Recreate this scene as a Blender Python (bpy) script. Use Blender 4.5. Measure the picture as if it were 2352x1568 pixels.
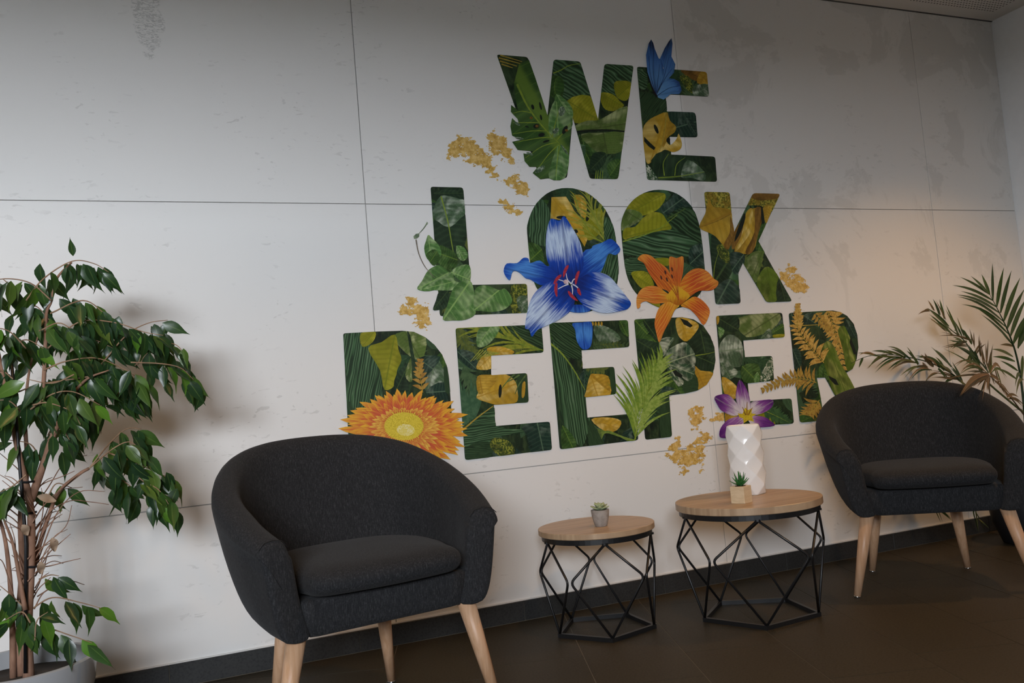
import bpy, bmesh, math, random
import numpy as np
from mathutils import Vector, Matrix, noise
from mathutils.geometry import tessellate_polygon

for o in list(bpy.data.objects):
    bpy.data.objects.remove(o, do_unlink=True)
SC = bpy.context.scene
COL = SC.collection
random.seed(7)

# ------------------------------------------------------------------ camera
IW, IH, FPX = 2352, 1568, 1991.34
PITCH, ROLL, YAW = 0.0694132, -0.0845153, 0.3985339
CAM = np.array([0.0, -3.00372, 0.798])
FW = np.array([math.sin(YAW)*math.cos(PITCH), math.cos(YAW)*math.cos(PITCH), math.sin(PITCH)])
_r0 = np.array([math.cos(YAW), -math.sin(YAW), 0.0]); _u0 = np.cross(_r0, FW)
RT = math.cos(ROLL)*_r0 + math.sin(ROLL)*_u0
UP = -math.sin(ROLL)*_r0 + math.cos(ROLL)*_u0
cam_d = bpy.data.cameras.new('camera'); cam = bpy.data.objects.new('camera', cam_d); COL.objects.link(cam)
cam_d.sensor_width = 36.0; cam_d.lens = FPX/IW*36.0; cam_d.clip_start = 0.05
cam.matrix_world = Matrix(((RT[0], UP[0], -FW[0], CAM[0]), (RT[1], UP[1], -FW[1], CAM[1]), (RT[2], UP[2], -FW[2], CAM[2]), (0, 0, 0, 1)))
SC.camera = cam
def ray(px, py): return FW + RT*(px-IW/2)/FPX - UP*(py-IH/2)/FPX
def on_y(px, py, Y=0.0):            # pixel -> point on the plane y = Y
    t = ray(px, py); return Vector(CAM + t*(Y-CAM[1])/t[1])
def on_z(px, py, Z=0.0):
    t = ray(px, py); return Vector(CAM + t*(Z-CAM[2])/t[2])

# ------------------------------------------------------------------ world, daylight, exposure
ROOM_X0, ROOM_X1, ROOM_Y0, ROOM_H = -2.6, 4.082, -5.2, 2.536
world = bpy.data.worlds.new('world'); SC.world = world; world.use_nodes = True
wn = world.node_tree; wn.nodes.clear()
wo = wn.nodes.new('ShaderNodeOutputWorld'); wb = wn.nodes.new('ShaderNodeBackground')
wb.inputs[0].default_value = (0.87, 0.92, 1.0, 1); wb.inputs[1].default_value = 56.0
wn.links.new(wb.outputs[0], wo.inputs[0])
WIN = (-2.45, -0.45, 1.28, 2.12)          # window in the wall behind the camera: x0, x1, z0, z1
def portal(w, h, loc, rot):
    pl = bpy.data.lights.new('window_portal', 'AREA'); pl.shape = 'RECTANGLE'; pl.size = w; pl.size_y = h; pl.cycles.is_portal = True
    po = bpy.data.objects.new('window_portal', pl); COL.objects.link(po); po.location = loc; po.rotation_euler = rot
portal(WIN[1]-WIN[0], WIN[3]-WIN[2], ((WIN[0]+WIN[1])/2, ROOM_Y0-0.12, (WIN[2]+WIN[3])/2), (math.radians(90), 0, 0))
SC.view_settings.view_transform = 'Standard'; SC.view_settings.look = 'None'
SC.view_settings.exposure = 0.0; SC.view_settings.gamma = 1.0; SC.view_settings.use_curve_mapping = False
DOWNLIGHTS = [(3.30, -1.15, 62, 112), (1.45, -1.25, 34, 108), (-0.40, -1.25, 22, 108), (2.6, -3.3, 45, 100)]   # x, y, watts, cone degrees

# ------------------------------------------------------------------ node helpers
class NB:
    def __init__(s, name, rough=0.6, spec=0.5):
        s.m = bpy.data.materials.new(name); s.m.use_nodes = True
        s.t = s.m.node_tree; s.t.nodes.clear()
        s.o = s.t.nodes.new('ShaderNodeOutputMaterial'); s.p = s.t.nodes.new('ShaderNodeBsdfPrincipled')
        s.t.links.new(s.p.outputs[0], s.o.inputs[0])
        s.p.inputs['Roughness'].default_value = rough; s.p.inputs['Specular IOR Level'].default_value = spec
    def n(s, t, **k):
        x = s.t.nodes.new(t)
        for a, b in k.items(): setattr(x, a, b)
        return x
    def L(s, a, b): s.t.links.new(a, b)
    def put(s, sock, v):
        if isinstance(v, bpy.types.NodeSocket): s.L(v, sock)
        elif isinstance(v, (tuple, list)) and len(v) == 3 and sock.type == 'RGBA': sock.default_value = (*v, 1)
        else: sock.default_value = v
    def math(s, op, a, b=0.0, clamp=False):
        x = s.n('ShaderNodeMath', operation=op, use_clamp=clamp); s.put(x.inputs[0], a); s.put(x.inputs[1], b); return x.outputs[0]
    def mix(s, f, a, b, mode='MIX'):
        x = s.n('ShaderNodeMix', data_type='RGBA', blend_type=mode); s.put(x.inputs[0], f); s.put(x.inputs[6], a); s.put(x.inputs[7], b); return x.outputs[2]
    def noise(s, v, scale, detail=3.0, rough=0.55, dist=0.0):
        x = s.n('ShaderNodeTexNoise'); x.inputs['Scale'].default_value = scale; x.inputs['Detail'].default_value = detail
        x.inputs['Roughness'].default_value = rough; x.inputs['Distortion'].default_value = dist
        if v is not None: s.L(v, x.inputs['Vector'])
        return x.outputs[0]
    def ss(s, v, a, b):
        x = s.n('ShaderNodeMapRange', interpolation_type='SMOOTHSTEP'); s.put(x.inputs[0], v); x.inputs[1].default_value = a; x.inputs[2].default_value = b; return x.outputs[0]
    def ramp(s, f, stops):
        x = s.n('ShaderNodeValToRGB'); e = x.color_ramp.elements
        while len(e) < len(stops): e.new(0.5)
        for i, (p, c) in enumerate(stops): e[i].position = p; e[i].color = (*c, 1)
        s.L(f, x.inputs[0]); return x.outputs[0]
    def coord(s, k='Object'): return s.n('ShaderNodeTexCoord').outputs[k]
    def scale(s, v, sc):
        x = s.n('ShaderNodeMapping'); x.inputs['Scale'].default_value = sc; s.L(v, x.inputs[0]); return x.outputs[0]
    def sep(s, v):
        x = s.n('ShaderNodeSeparateXYZ'); s.L(v, x.inputs[0]); return x.outputs
    def comb(s, a, b, c=0.0):
        x = s.n('ShaderNodeCombineXYZ'); s.put(x.inputs[0], a); s.put(x.inputs[1], b); s.put(x.inputs[2], c); return x.outputs[0]
    def rnd(s): return s.n('ShaderNodeObjectInfo').outputs['Random']
    def bump(s, h, st, d=0.01):
        x = s.n('ShaderNodeBump'); x.inputs['Strength'].default_value = st; x.inputs['Distance'].default_value = d
        s.L(h, x.inputs['Height']); s.L(x.outputs[0], s.p.inputs['Normal'])
    def col(s, v): s.put(s.p.inputs['Base Color'], v); return s.m

def plain(name, c, rough=0.6, spec=0.4, metal=0.0):
    b = NB(name, rough, spec); b.p.inputs['Metallic'].default_value = metal
    nz = b.noise(b.coord(), 30, 3)
    return b.col(b.mix(b.math('MULTIPLY', nz, 0.35), c, tuple(x*0.75 for x in c)))

# ------------------------------------------------------------------ mesh helpers
def mesh_obj(name, verts, faces, mat, parent=None, uv=None, smooth=False, loc=None):
    me = bpy.data.meshes.new(name); me.from_pydata([tuple(v) for v in verts], [], [tuple(f) for f in faces])
    if uv is not None:
        l = me.uv_layers.new(name='UVMap')
        for lp in me.loops: l.data[lp.index].uv = uv[lp.vertex_index]
    if smooth: me.polygons.foreach_set('use_smooth', [True]*len(me.polygons))
    me.update()
    if mat: me.materials.append(mat)
    o = bpy.data.objects.new(name, me); COL.objects.link(o)
    if parent: o.parent = parent
    if loc is not None: o.location = loc
    return o
def tag(o, label, cat, group=None):
    o['label'] = label; o['category'] = cat
    if group: o['group'] = group
    return o
def struct(o): o['kind'] = 'structure'; return o
def empty(name, loc=(0, 0, 0), rz=0.0):
    o = bpy.data.objects.new(name, None); COL.objects.link(o); o.location = loc; o.rotation_euler = (0, 0, rz); o.empty_display_size = 0.05; return o
class MB:
    def __init__(s): s.v = []; s.f = []
    def add(s, v, f):
        k = len(s.v); s.v += [tuple(a) for a in v]; s.f += [tuple(i+k for i in g) for g in f]; return s
    def box(s, x0, x1, y0, y1, z0, z1):
        v = [(x, y, z) for z in (z0, z1) for y in (y0, y1) for x in (x0, x1)]
        return s.add(v, [(0, 2, 3, 1), (4, 5, 7, 6), (0, 1, 5, 4), (2, 6, 7, 3), (0, 4, 6, 2), (1, 3, 7, 5)])
    def loft(s, rings, cap0=True, cap1=True):
        n = len(rings[0]); v = [p for r in rings for p in r]; f = []
        for i in range(len(rings)-1):
            for j in range(n):
                a = i*n+j; b = i*n+(j+1) % n; f.append((a, b, b+n, a+n))
        if cap0: f.append(tuple(reversed(range(n))))
        if cap1: f.append(tuple(range((len(rings)-1)*n, len(rings)*n)))
        return s.add(v, f)
    def tube(s, pts, r, n=8):
        pts = [Vector(p) for p in pts]; rr = r if isinstance(r, (list, tuple)) else [r]*len(pts); rings = []
        t0 = (pts[1]-pts[0]).normalized(); a = t0.cross(Vector((0, 0, 1)))
        if a.length < 0.05: a = t0.cross(Vector((0, 1, 0)))
        a.normalize()
        for i, p in enumerate(pts):
            t = (pts[min(i+1, len(pts)-1)]-pts[max(i-1, 0)]).normalized()
            a = (a-t*a.dot(t)).normalized(); b = t.cross(a)
            rings.append([p+(a*math.cos(q)+b*math.sin(q))*rr[i] for q in [2*math.pi*k/n for k in range(n)]])
        return s.loft(rings)
    def lathe(s, prof, c=(0, 0, 0), n=32, cap0=True, cap1=True):
        return s.loft([[(c[0]+r*math.cos(2*math.pi*k/n), c[1]+r*math.sin(2*math.pi*k/n), c[2]+z) for k in range(n)] for r, z in prof], cap0, cap1)
    def obj(s, name, mat, parent=None, smooth=False, off=None):
        v = s.v if off is None else [(a[0]-off[0], a[1]-off[1], a[2]-off[2]) for a in s.v]
        return mesh_obj(name, v, s.f, mat, parent, smooth=smooth)
def add_mod(o, bevel=0.0, sub=0, seg=2):
    if bevel:
        m = o.modifiers.new('bevel', 'BEVEL'); m.width = bevel; m.segments = seg; m.limit_method = 'ANGLE'
    if sub:
        m = o.modifiers.new('sub', 'SUBSURF'); m.levels = sub; m.render_levels = sub
    return o
def autosmooth(o, deg=35):
    me = o.data; me.polygons.foreach_set('use_smooth', [True]*len(me.polygons))
    try: me.set_sharp_from_angle(angle=math.radians(deg))
    except Exception: pass
    return o
def catmull(pts, n):
    P = [Vector(p) for p in pts]; out = []
    P = [2*P[0]-P[1]]+P+[2*P[-1]-P[-2]]
    for i in range(1, len(P)-2):
        for k in range(n):
            t = k/n; a, b, c, d = P[i-1:i+3]
            out.append(0.5*((2*b)+(c-a)*t+(2*a-5*b+4*c-d)*t*t+(3*b-a-3*c+d)*t*t*t))
    out.append(P[-2]); return out
# ================================================================== ROOM SHELL
J1, J2, J3 = 0.7428, 2.1312, 3.508       # vertical joints of the wall panels
ZA, ZB, ZS = 1.546, 0.5513, 0.0714       # horizontal joints, top of baseboard
def concrete():
    b = NB('concrete_wallpaper', 0.62, 0.3); c = b.coord(); x, y, z = b.sep(c)
    base = b.mix(b.noise(c, 0.9, 3), (0.80, 0.79, 0.765), (0.74, 0.735, 0.715))
    # grey trowel stains, only on the panels right of the second joint and faint on the rest
    st = b.noise(c, 2.3, 8, 0.68, 0.6)
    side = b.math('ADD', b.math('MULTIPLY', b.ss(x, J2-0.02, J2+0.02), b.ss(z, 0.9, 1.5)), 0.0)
    m = b.math('MULTIPLY', b.ss(st, 0.53, 0.57), b.math('MULTIPLY', side, 0.55))
    col = b.mix(m, base, (0.52, 0.52, 0.50))
    tone_shade = b.math('MULTIPLY', side, 0.52)  # greyer concrete tone that also paints in the weaker daylight on the upper right
    col = b.mix(tone_shade, col, (0.55, 0.52, 0.475))
    # short scratch marks and pores
    sc = b.scale(c, (26, 26, 60)); pn = b.noise(sc, 1.0, 2, 0.5, 0.8)
    zone = b.ss(b.noise(c, 3.1, 4), 0.48, 0.62)
    pm = b.math('MULTIPLY', b.ss(pn, 0.63, 0.68), zone)
    col = b.mix(b.math('MULTIPLY', pm, 0.34), col, (0.42, 0.41, 0.39))
    # crackled patch high up on the panel beside the tree
    P = on_y(340, 45)
    ex = b.math('DIVIDE', b.math('SUBTRACT', x, P.x), 0.048); ez = b.math('DIVIDE', b.math('SUBTRACT', z, P.z+0.02), 0.15)
    rr = b.math('ADD', b.math('MULTIPLY', ex, ex), b.math('MULTIPLY', ez, ez))
    rr = b.math('ADD', rr, b.math('MULTIPLY', b.math('SUBTRACT', b.noise(c, 22, 3), 0.5), 2.0))
    inside = b.math('SUBTRACT', 1.0, b.ss(rr, 0.75, 1.05))
    cw = b.noise(b.scale(c, (40, 40, 120)), 1.0, 2, 0.5, 1.2)
    crk = b.math('MULTIPLY', inside, b.math('SUBTRACT', 1.0, b.ss(b.math('ABSOLUTE', b.math('SUBTRACT', cw, 0.5)), 0.02, 0.07)))
    col = b.mix(b.math('MULTIPLY', crk, 0.6), col, (0.40, 0.40, 0.39))
    h = b.math('SUBTRACT', 0.0, b.math('ADD', b.math('MULTIPLY', pm, 0.5), crk)); b.bump(h, 0.35, 0.002)
    return b.col(col)
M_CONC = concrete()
M_JOINT = plain('joint_grey', (0.50, 0.495, 0.48), 0.8)
M_PAINT = plain('white_wall_paint', (0.80, 0.80, 0.79), 0.7, 0.3)

wall_back = struct(MB().box(ROOM_X0-0.15, ROOM_X1+0.15, 0.008, 0.16, -0.06, ROOM_H+0.06).obj('wall_back', M_JOINT))
G = 0.0016
xs = [ROOM_X0, J1-1.3885, J1, J2, J3, ROOM_X1]; zs = [ZS-0.03, ZB, ZA, ROOM_H]
for i in range(len(xs)-1):
    for j in range(len(zs)-1):
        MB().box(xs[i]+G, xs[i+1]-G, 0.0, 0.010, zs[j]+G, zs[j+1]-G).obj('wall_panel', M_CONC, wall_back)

M_DARKW = plain('room_wall_grey', (0.22, 0.215, 0.205), 0.8, 0.3)
M_FRAME = plain('window_frame_grey', (0.10, 0.105, 0.11), 0.45)
X1, Y0, HH = ROOM_X1, ROOM_Y0, ROOM_H+0.06
wall_right = struct(MB().box(X1, X1+0.15, Y0, 0.008, -0.06, HH).obj('wall_right', M_PAINT))
X0 = ROOM_X0
wall_left = struct(MB().box(X0-0.15, X0, Y0, 0.008, -0.06, HH).obj('wall_left', M_DARKW))
wf = MB().box(ROOM_X0-0.15, WIN[0], Y0-0.2, Y0, -0.06, HH).box(WIN[1], X1+0.15, Y0-0.2, Y0, -0.06, HH)
wf.box(WIN[0], WIN[1], Y0-0.2, Y0, WIN[3], HH).box(WIN[0], WIN[1], Y0-0.2, Y0, -0.06, WIN[2])
wall_front = struct(wf.obj('wall_front', M_DARKW))
def window_frame(name, w, h, n, loc, rz):
    m = MB().box(0, w, -.03, .03, 0, .05).box(0, w, -.03, .03, h-.05, h)
    for k in range(n+1): m.box((w-.05)*k/n, (w-.05)*k/n+.05, -.03, .03, .05, h-.05)
    o = struct(m.obj(name, M_FRAME)); o.location = loc; o.rotation_euler = (0, 0, rz)
window_frame('window_1', WIN[1]-WIN[0], WIN[3]-WIN[2], 3, (WIN[0], Y0-.07, WIN[2]), 0)
struct(MB().box(-40, 50, -60, 20, -0.3, -0.12).obj('ground_outside', plain('paving_outside', (0.10, 0.10, 0.095), 0.9)))

# perforated ceiling
def perforated():
    b = NB('perforated_plasterboard', 0.75, 0.25); x, y, z = b.sep(b.coord()); p = 0.019
    fx = b.math('SUBTRACT', b.math('FRACT', b.math('DIVIDE', b.math('SUBTRACT', x, 3.974+p/2), p)), 0.5)
    fy = b.math('SUBTRACT', b.math('FRACT', b.math('DIVIDE', b.math('SUBTRACT', y, -0.0955+p/2), p)), 0.5)
    r2 = b.math('ADD', b.math('MULTIPLY', fx, fx), b.math('MULTIPLY', fy, fy))
    dot = b.math('LESS_THAN', r2, 0.052)
    m = b.math('MULTIPLY', dot, b.math('LESS_THAN', x, 3.984)); m = b.math('MULTIPLY', m, b.math('LESS_THAN', y, -0.0855))
    b.bump(b.math('SUBTRACT', 1.0, m), 0.6, 0.004)
    return b.col(b.mix(m, (0.66, 0.64, 0.60), (0.05, 0.05, 0.045)))
ceiling = struct(MB().box(ROOM_X0-0.15, ROOM_X1+0.15, ROOM_Y0-0.2, 0.16, ROOM_H, ROOM_H+0.12).obj('ceiling', perforated()))
struct(MB().box(ROOM_X0, ROOM_X1, -0.006, -0.0002, ROOM_H-0.004, ROOM_H).obj('trim_1', plain('shadow_gap_dark', (0.08, 0.08, 0.075), 0.8)))

# floor tiles 30 x 60 cm, laid 19.5 degrees off the wall
def stone(name, c1, c2, c3, rough):
    b = NB(name, rough, 0.28); c = b.coord(); r = b.rnd()
    v = b.n('ShaderNodeVectorMath', operation='ADD'); b.L(c, v.inputs[0]); b.L(b.comb(b.math('MULTIPLY', r, 40.0), b.math('MULTIPLY', r, 17.0)), v.inputs[1])
    a = b.noise(v.outputs[0], 3.0, 4); f = b.noise(b.scale(v.outputs[0], (150, 150, 150)), 1.0, 3, 0.7)
    col = b.mix(a, c1, c2); col = b.mix(b.math('MULTIPLY', b.ss(f, 0.45, 0.65), 0.55), col, c3)
    b.bump(f, 0.12, 0.002); b.put(b.p.inputs['Roughness'], b.math('ADD', rough-0.08, b.math('MULTIPLY', f, 0.16)))
    return b.col(col)
M_TILE = stone('floor_stoneware', (0.037, 0.029, 0.017), (0.048, 0.038, 0.022), (0.018, 0.0145, 0.009), 0.52)
M_GROUT = plain('grout', (0.17, 0.145, 0.11), 0.85)
floor = struct(MB().box(ROOM_X0-0.15, ROOM_X1+0.15, ROOM_Y0-0.2, 0.16, -0.06, -0.0012).obj('floor', M_GROUT))
TA = math.radians(-19.5); te = Vector((math.cos(TA), math.sin(TA))); tg = Vector((-te.y, te.x))
rowoff = {3: -0.109, 6: 0.075, 7: 0.2, 8: 0.42}
def clip_half(poly, nx, ny, d):      # keep nx*x+ny*y <= d
    out = []
    for i in range(len(poly)):
        a, b2 = poly[i], poly[(i+1) % len(poly)]
        da = nx*a[0]+ny*a[1]-d; db = nx*b2[0]+ny*b2[1]-d
        if da <= 0: out.append(a)
        if (da < 0 < db) or (db < 0 < da):
            t = da/(da-db); out.append((a[0]+(b2[0]-a[0])*t, a[1]+(b2[1]-a[1])*t))
    return out
rt = random.Random(3); gap = 0.0013
for ci in range(-12, 22):
    c0 = 0.1+0.3*ci
    off = rowoff.get(ci, rt.choice([0.0, 0.2, 0.4])+rt.uniform(-0.03, 0.03))
    for ri in range(-12, 8):
        r0 = off+0.6*ri; pts = []
        for u, w in ((c0+gap, r0+gap), (c0+0.3-gap, r0+gap), (c0+0.3-gap, r0+0.6-gap), (c0+gap, r0+0.6-gap)):
            q = te*u+tg*w; pts.append((q.x, q.y))
        for h in ((-1, 0, -ROOM_X0), (1, 0, ROOM_X1), (0, 1, -0.012), (0, -1, 3.4)): 
            pts = clip_half(pts, *h)
            if len(pts) < 3: break
        if len(pts) < 3: continue
        if max(p[0] for p in pts) < -0.9: continue
        n = len(pts); v = [(x, y, 0.0) for x, y in pts]+[(x, y, -0.0035) for x, y in pts]
        mesh_obj('floor_tile', v, [tuple(range(n))]+[(i+n, (i+1) % n+n, (i+1) % n, i) for i in range(n)], M_TILE, floor)
M_SKIRT = stone('baseboard_granite', (0.030, 0.0305, 0.030), (0.038, 0.038, 0.0365), (0.012, 0.0125, 0.013), 0.45)
bx = [ROOM_X0, on_y(826, 1490).x-1.2, on_y(826, 1490).x-0.6, on_y(826, 1490).x, on_y(1203, 1415).x]
while bx[-1]+0.6 < ROOM_X1: bx.append(bx[-1]+0.6)
bx.append(ROOM_X1)
base = struct(MB().box(ROOM_X0, ROOM_X1, -0.010, 0.0, 0.0, ZS-0.004).obj('baseboard_back', M_GROUT))
for i in range(len(bx)-1):
    add_mod(MB().box(bx[i]+0.0006, bx[i+1]-0.0006, -0.0125, -0.0002, 0.0015, ZS).obj('skirting_tile', M_SKIRT, base), bevel=0.0012, seg=1)
struct(MB().box(ROOM_X1-0.0125, ROOM_X1, ROOM_Y0, -0.013, 0.0, ZS).obj('baseboard_right', M_SKIRT))
struct(MB().box(ROOM_X0, ROOM_X1, -0.0045, -0.0001, ZS, ZS+0.004).obj('trim_2', plain('sealant_white', (0.72, 0.70, 0.66), 0.6)))

# recessed ceiling downlights (the warm light in the room)
M_TRIM = plain('downlight_ring', (0.75, 0.75, 0.74), 0.4)
M_BULB = NB('lamp_glow'); M_BULB.p.inputs['Emission Color'].default_value = (1, 0.68, 0.36, 1); M_BULB.p.inputs['Emission Strength'].default_value = 12; M_BULB = M_BULB.m
DL_NAMES = ['recessed round ceiling downlight above the two tables and armchair by the palm', 'recessed round ceiling downlight above the armchair by the ficus', 'recessed round ceiling downlight above the ficus pot', 'recessed round ceiling downlight near the white side wall']
for (x, y, w, cone), lab in zip(DOWNLIGHTS, DL_NAMES):
    e = tag(empty('ceiling_downlight', (x, y, ROOM_H)), lab, 'ceiling light', 'ceiling downlights')
    MB().lathe([(0.048, 0.0), (0.048, -0.006), (0.036, -0.006), (0.036, 0.0)], n=28).obj('trim_ring', M_TRIM, e)
    MB().lathe([(0.034, 0.0), (0.034, -0.003)], n=24).obj('lens', M_BULB, e)
    l = bpy.data.lights.new('downlight_beam', 'SPOT'); l.energy = w; l.spot_size = math.radians(cone); l.spot_blend = 0.55; l.shadow_soft_size = 0.03; l.color = (1.0, 0.54, 0.19)
    lo = bpy.data.objects.new('downlight_beam', l); COL.objects.link(lo); lo.parent = e; lo.location = (0, 0, -0.02)
# ================================================================== ARMCHAIRS
def fabric():
    b = NB('charcoal_melange_fabric', 0.9, 0.15); c = b.coord()
    v = b.noise(b.scale(c, (420, 420, 70)), 1.0, 2, 0.6); h = b.noise(b.scale(c, (260, 260, 260)), 1.0, 2, 0.6)
    s = b.math('ADD', b.math('MULTIPLY', v, 0.6), b.math('MULTIPLY', h, 0.4))
    b.bump(s, 0.25, 0.002); b.p.inputs['Sheen Weight'].default_value = 0.04; b.p.inputs['Sheen Roughness'].default_value = 0.5
    return b.col(b.ramp(s, [(0.36, (0.014, 0.0145, 0.0155)), (0.52, (0.022, 0.0225, 0.024)), (0.66, (0.042, 0.043, 0.045))]))
def beech(name, c1, c2, ax=(1, 1, 9), rough=0.42):
    b = NB(name, rough, 0.4); c = b.coord()
    v = b.noise(b.scale(c, ax), 1.0, 4, 0.6, 0.4)
    return b.col(b.mix(b.ss(v, 0.35, 0.65), c1, c2))
M_FAB = fabric()
M_LEG = beech('beech_leg', (0.50, 0.29, 0.16), (0.58, 0.36, 0.22), (90, 90, 6))
M_GLIDE = plain('steel_glide', (0.55, 0.55, 0.54), 0.25, 0.5, 1.0)
M_SEAM = plain('dark_seam', (0.012, 0.012, 0.013), 0.9)

half = [(0, .315, .748), (.165, .292, .739), (.285, .205, .706), (.350, .06, .645), (.352, -.10, .582), (.322, -.238, .528)]
path = [Vector((-p[0], p[1], p[2])) for p in reversed(half[1:])]+[Vector(p) for p in half]
rim = catmull(path, 8); NR = len(rim)
def rim_normal(i):
    t = rim[min(i+1, NR-1)]-rim[max(i-1, 0)]; n = Vector((t.y, -t.x, 0)); n.normalize()
    if n.dot(Vector((rim[i].x, rim[i].y+0.12, 0))) < 0: n = -n
    return n
def inset(z, zt):                        # how far the outer skin lies inside the rim outline at height z
    prof = [(.283, .128), (.29, .108), (.313, .082), (.35, .062), (.384, .049), (.475, .024), (.56, .008), (.62, 0.0)]
    if z <= prof[0][0]: return prof[0][1]
    for (a, p), (b2, q) in zip(prof, prof[1:]):
        if z <= b2: return p+(q-p)*(z-a)/(b2-a)
    return 0.0
def make_chair(name, loc, rz, label):
    e = tag(empty(name, loc, rz), label, 'armchair', 'tub armchairs by the mural wall')
    def section(i, shrink=1.0, fwd=0.0):
        p = rim[i]; n = rim_normal(i); zt = p.z; a = abs(2*i/(NR-1)-1); T = 0.058+0.026*min(1, a*1.25); k = zt-.47
        fi = 1-.48*max(0.0, (a-.55)/.45)**1.5; sec = [(inset(z, zt)*fi, z) for z in (.283, .292, .313, .35, .40, .47)]
        sec += [(inset(.47+k*.45, zt)*fi, .47+k*.45), (0.0, zt-.045), (.006, zt-.018), (.020, zt-.004), (T*.5, zt), (T-.018, zt-.005), (T-.004, zt-.022), (T+.001, zt-.05)]
        sec += [(T+.006, .47+k*.35), (T+.012, .43), (T+.018, .385), (T+.025, .35), (T+.04, .30), (T+.045, .283)]
        m = len(sec); out = []
        for j, (d, z) in enumerate(sec):
            o = sec[m-1-j]; dm = (d+o[0])/2 if 7 > j or j > 12 else T/2
            d2 = dm+(d-dm)*shrink; z2 = z-(1-shrink)*.10*max(0, (z-(zt-.06))/.06) if z > zt-.06 else z
            q = Vector((p.x, p.y, 0))-n*d2+Vector((0, -fwd, z2)); out.append(q)
        return out
    rings = [section(i) for i in range(NR)]
    caps = ((.92, .004), (.72, .0085), (.40, .0105))
    a = [section(0, sh, f) for sh, f in caps]; b2 = [section(NR-1, sh, f) for sh, f in caps]
    allr = list(reversed(a))+rings+b2
    mb = MB().loft(allr)
    sh = mb.obj('shell', M_FAB, e, smooth=True); add_mod(sh, sub=1)
    # seams where the arm front panel is sewn to the arm top
    for r in (rings[0], rings[-1]):
        MB().tube([v+Vector((0, -0.001, 0.0)) for v in r[8:13]], 0.0011, 5).obj('seam', M_SEAM, sh, smooth=True)
    # base under the cushion
    def outline(d, yf):
        o = []
        for i in range(NR):
            n = rim_normal(i); q = Vector((rim[i].x, rim[i].y, 0))-n*d
            if q.y < yf+0.0: q.y = yf
            o.append(q)
        l, r = o[0].copy(), o[-1].copy(); m = []
        for k in range(1, 12): m.append(r.lerp(l, k/12))
        return o+m
    rr = []
    for z, d, yf in ((.284, .15, -.222), (.287, .125, -.238), (.30, .112, -.247), (.33, .10, -.250), (.362, .098, -.248), (.372, .11, -.238)):
        rr.append([v+Vector((0, 0, z)) for v in outline(d, yf)])
    MB().loft(rr).obj('seat_base', M_FAB, e, smooth=True)
    # cushion
    def cush(d, front, rc=0.05):
        o = []
        hw = 0.0
        for i in range(NR):
            n = rim_normal(i); q = Vector((rim[i].x, rim[i].y, 0))-n*d
            if q.y > -0.20: o.append(q)
        l, r = o[0].copy(), o[-1].copy(); m = []
        for sgn, q in ((1, r), (-1, l)):
            pass
        yl = front
        right = [Vector((r.x, yl+rc, 0))]+[Vector((r.x-rc+rc*math.cos(t), yl+rc-rc*math.sin(t), 0)) for t in [math.pi/2*k/4 for k in range(1, 5)]]
        left = [Vector((-p.x, p.y, 0)) for p in reversed(right)]
        mid = [Vector((right[-1].x+(left[0].x-right[-1].x)*k/9, yl-0.012*math.sin(math.pi*k/9), 0)) for k in range(1, 9)]
        return o+right+mid+left
    cr = []
    for z, d, f in ((.376, .150, -.232), (.380, .137, -.252), (.392, .128, -.268), (.41, .125, -.274), (.428, .128, -.270), (.440, .140, -.252), (.446, .160, -.225)):
        cr.append([v+Vector((0, 0, z)) for v in cush(d, f)])
    for q, z in ((.82, .449), (.60, .4515), (.35, .453), (.12, .4535)):
        cr.append([Vector((v.x*q, (v.y+.03)*q-.03, z)) for v in cush(.160, -.225)])
    cu = MB().loft(cr).obj('cushion', M_FAB, e, smooth=True); add_mod(cu, sub=1)
    for sx in (-1, 1):
        for (tx, ty), (fx, fy) in (((.226, -.190), (.295, -.204)), ((.139, .165), (.176, .220))):
            top = Vector((sx*tx, ty, .30)); ft = Vector((sx*fx, fy, 0.0)); d = (ft-top)
            lg = MB().tube([top, top+d*.5, top+d*.98], [.0245, .019, .0125], 18).obj('leg', M_LEG, e, smooth=True)
            MB().tube([top+d*.98, ft], [.0122, .0122], 14).obj('glide', M_GLIDE, lg, smooth=True)
    return e
make_chair('tub_armchair', (.481, -.639, 0), .166, 'charcoal fabric tub armchair on beech legs beside the ficus')
make_chair('tub_armchair', (2.648, -.545, 0), -.63, 'charcoal fabric tub armchair on beech legs between the big table and the palm')

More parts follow.
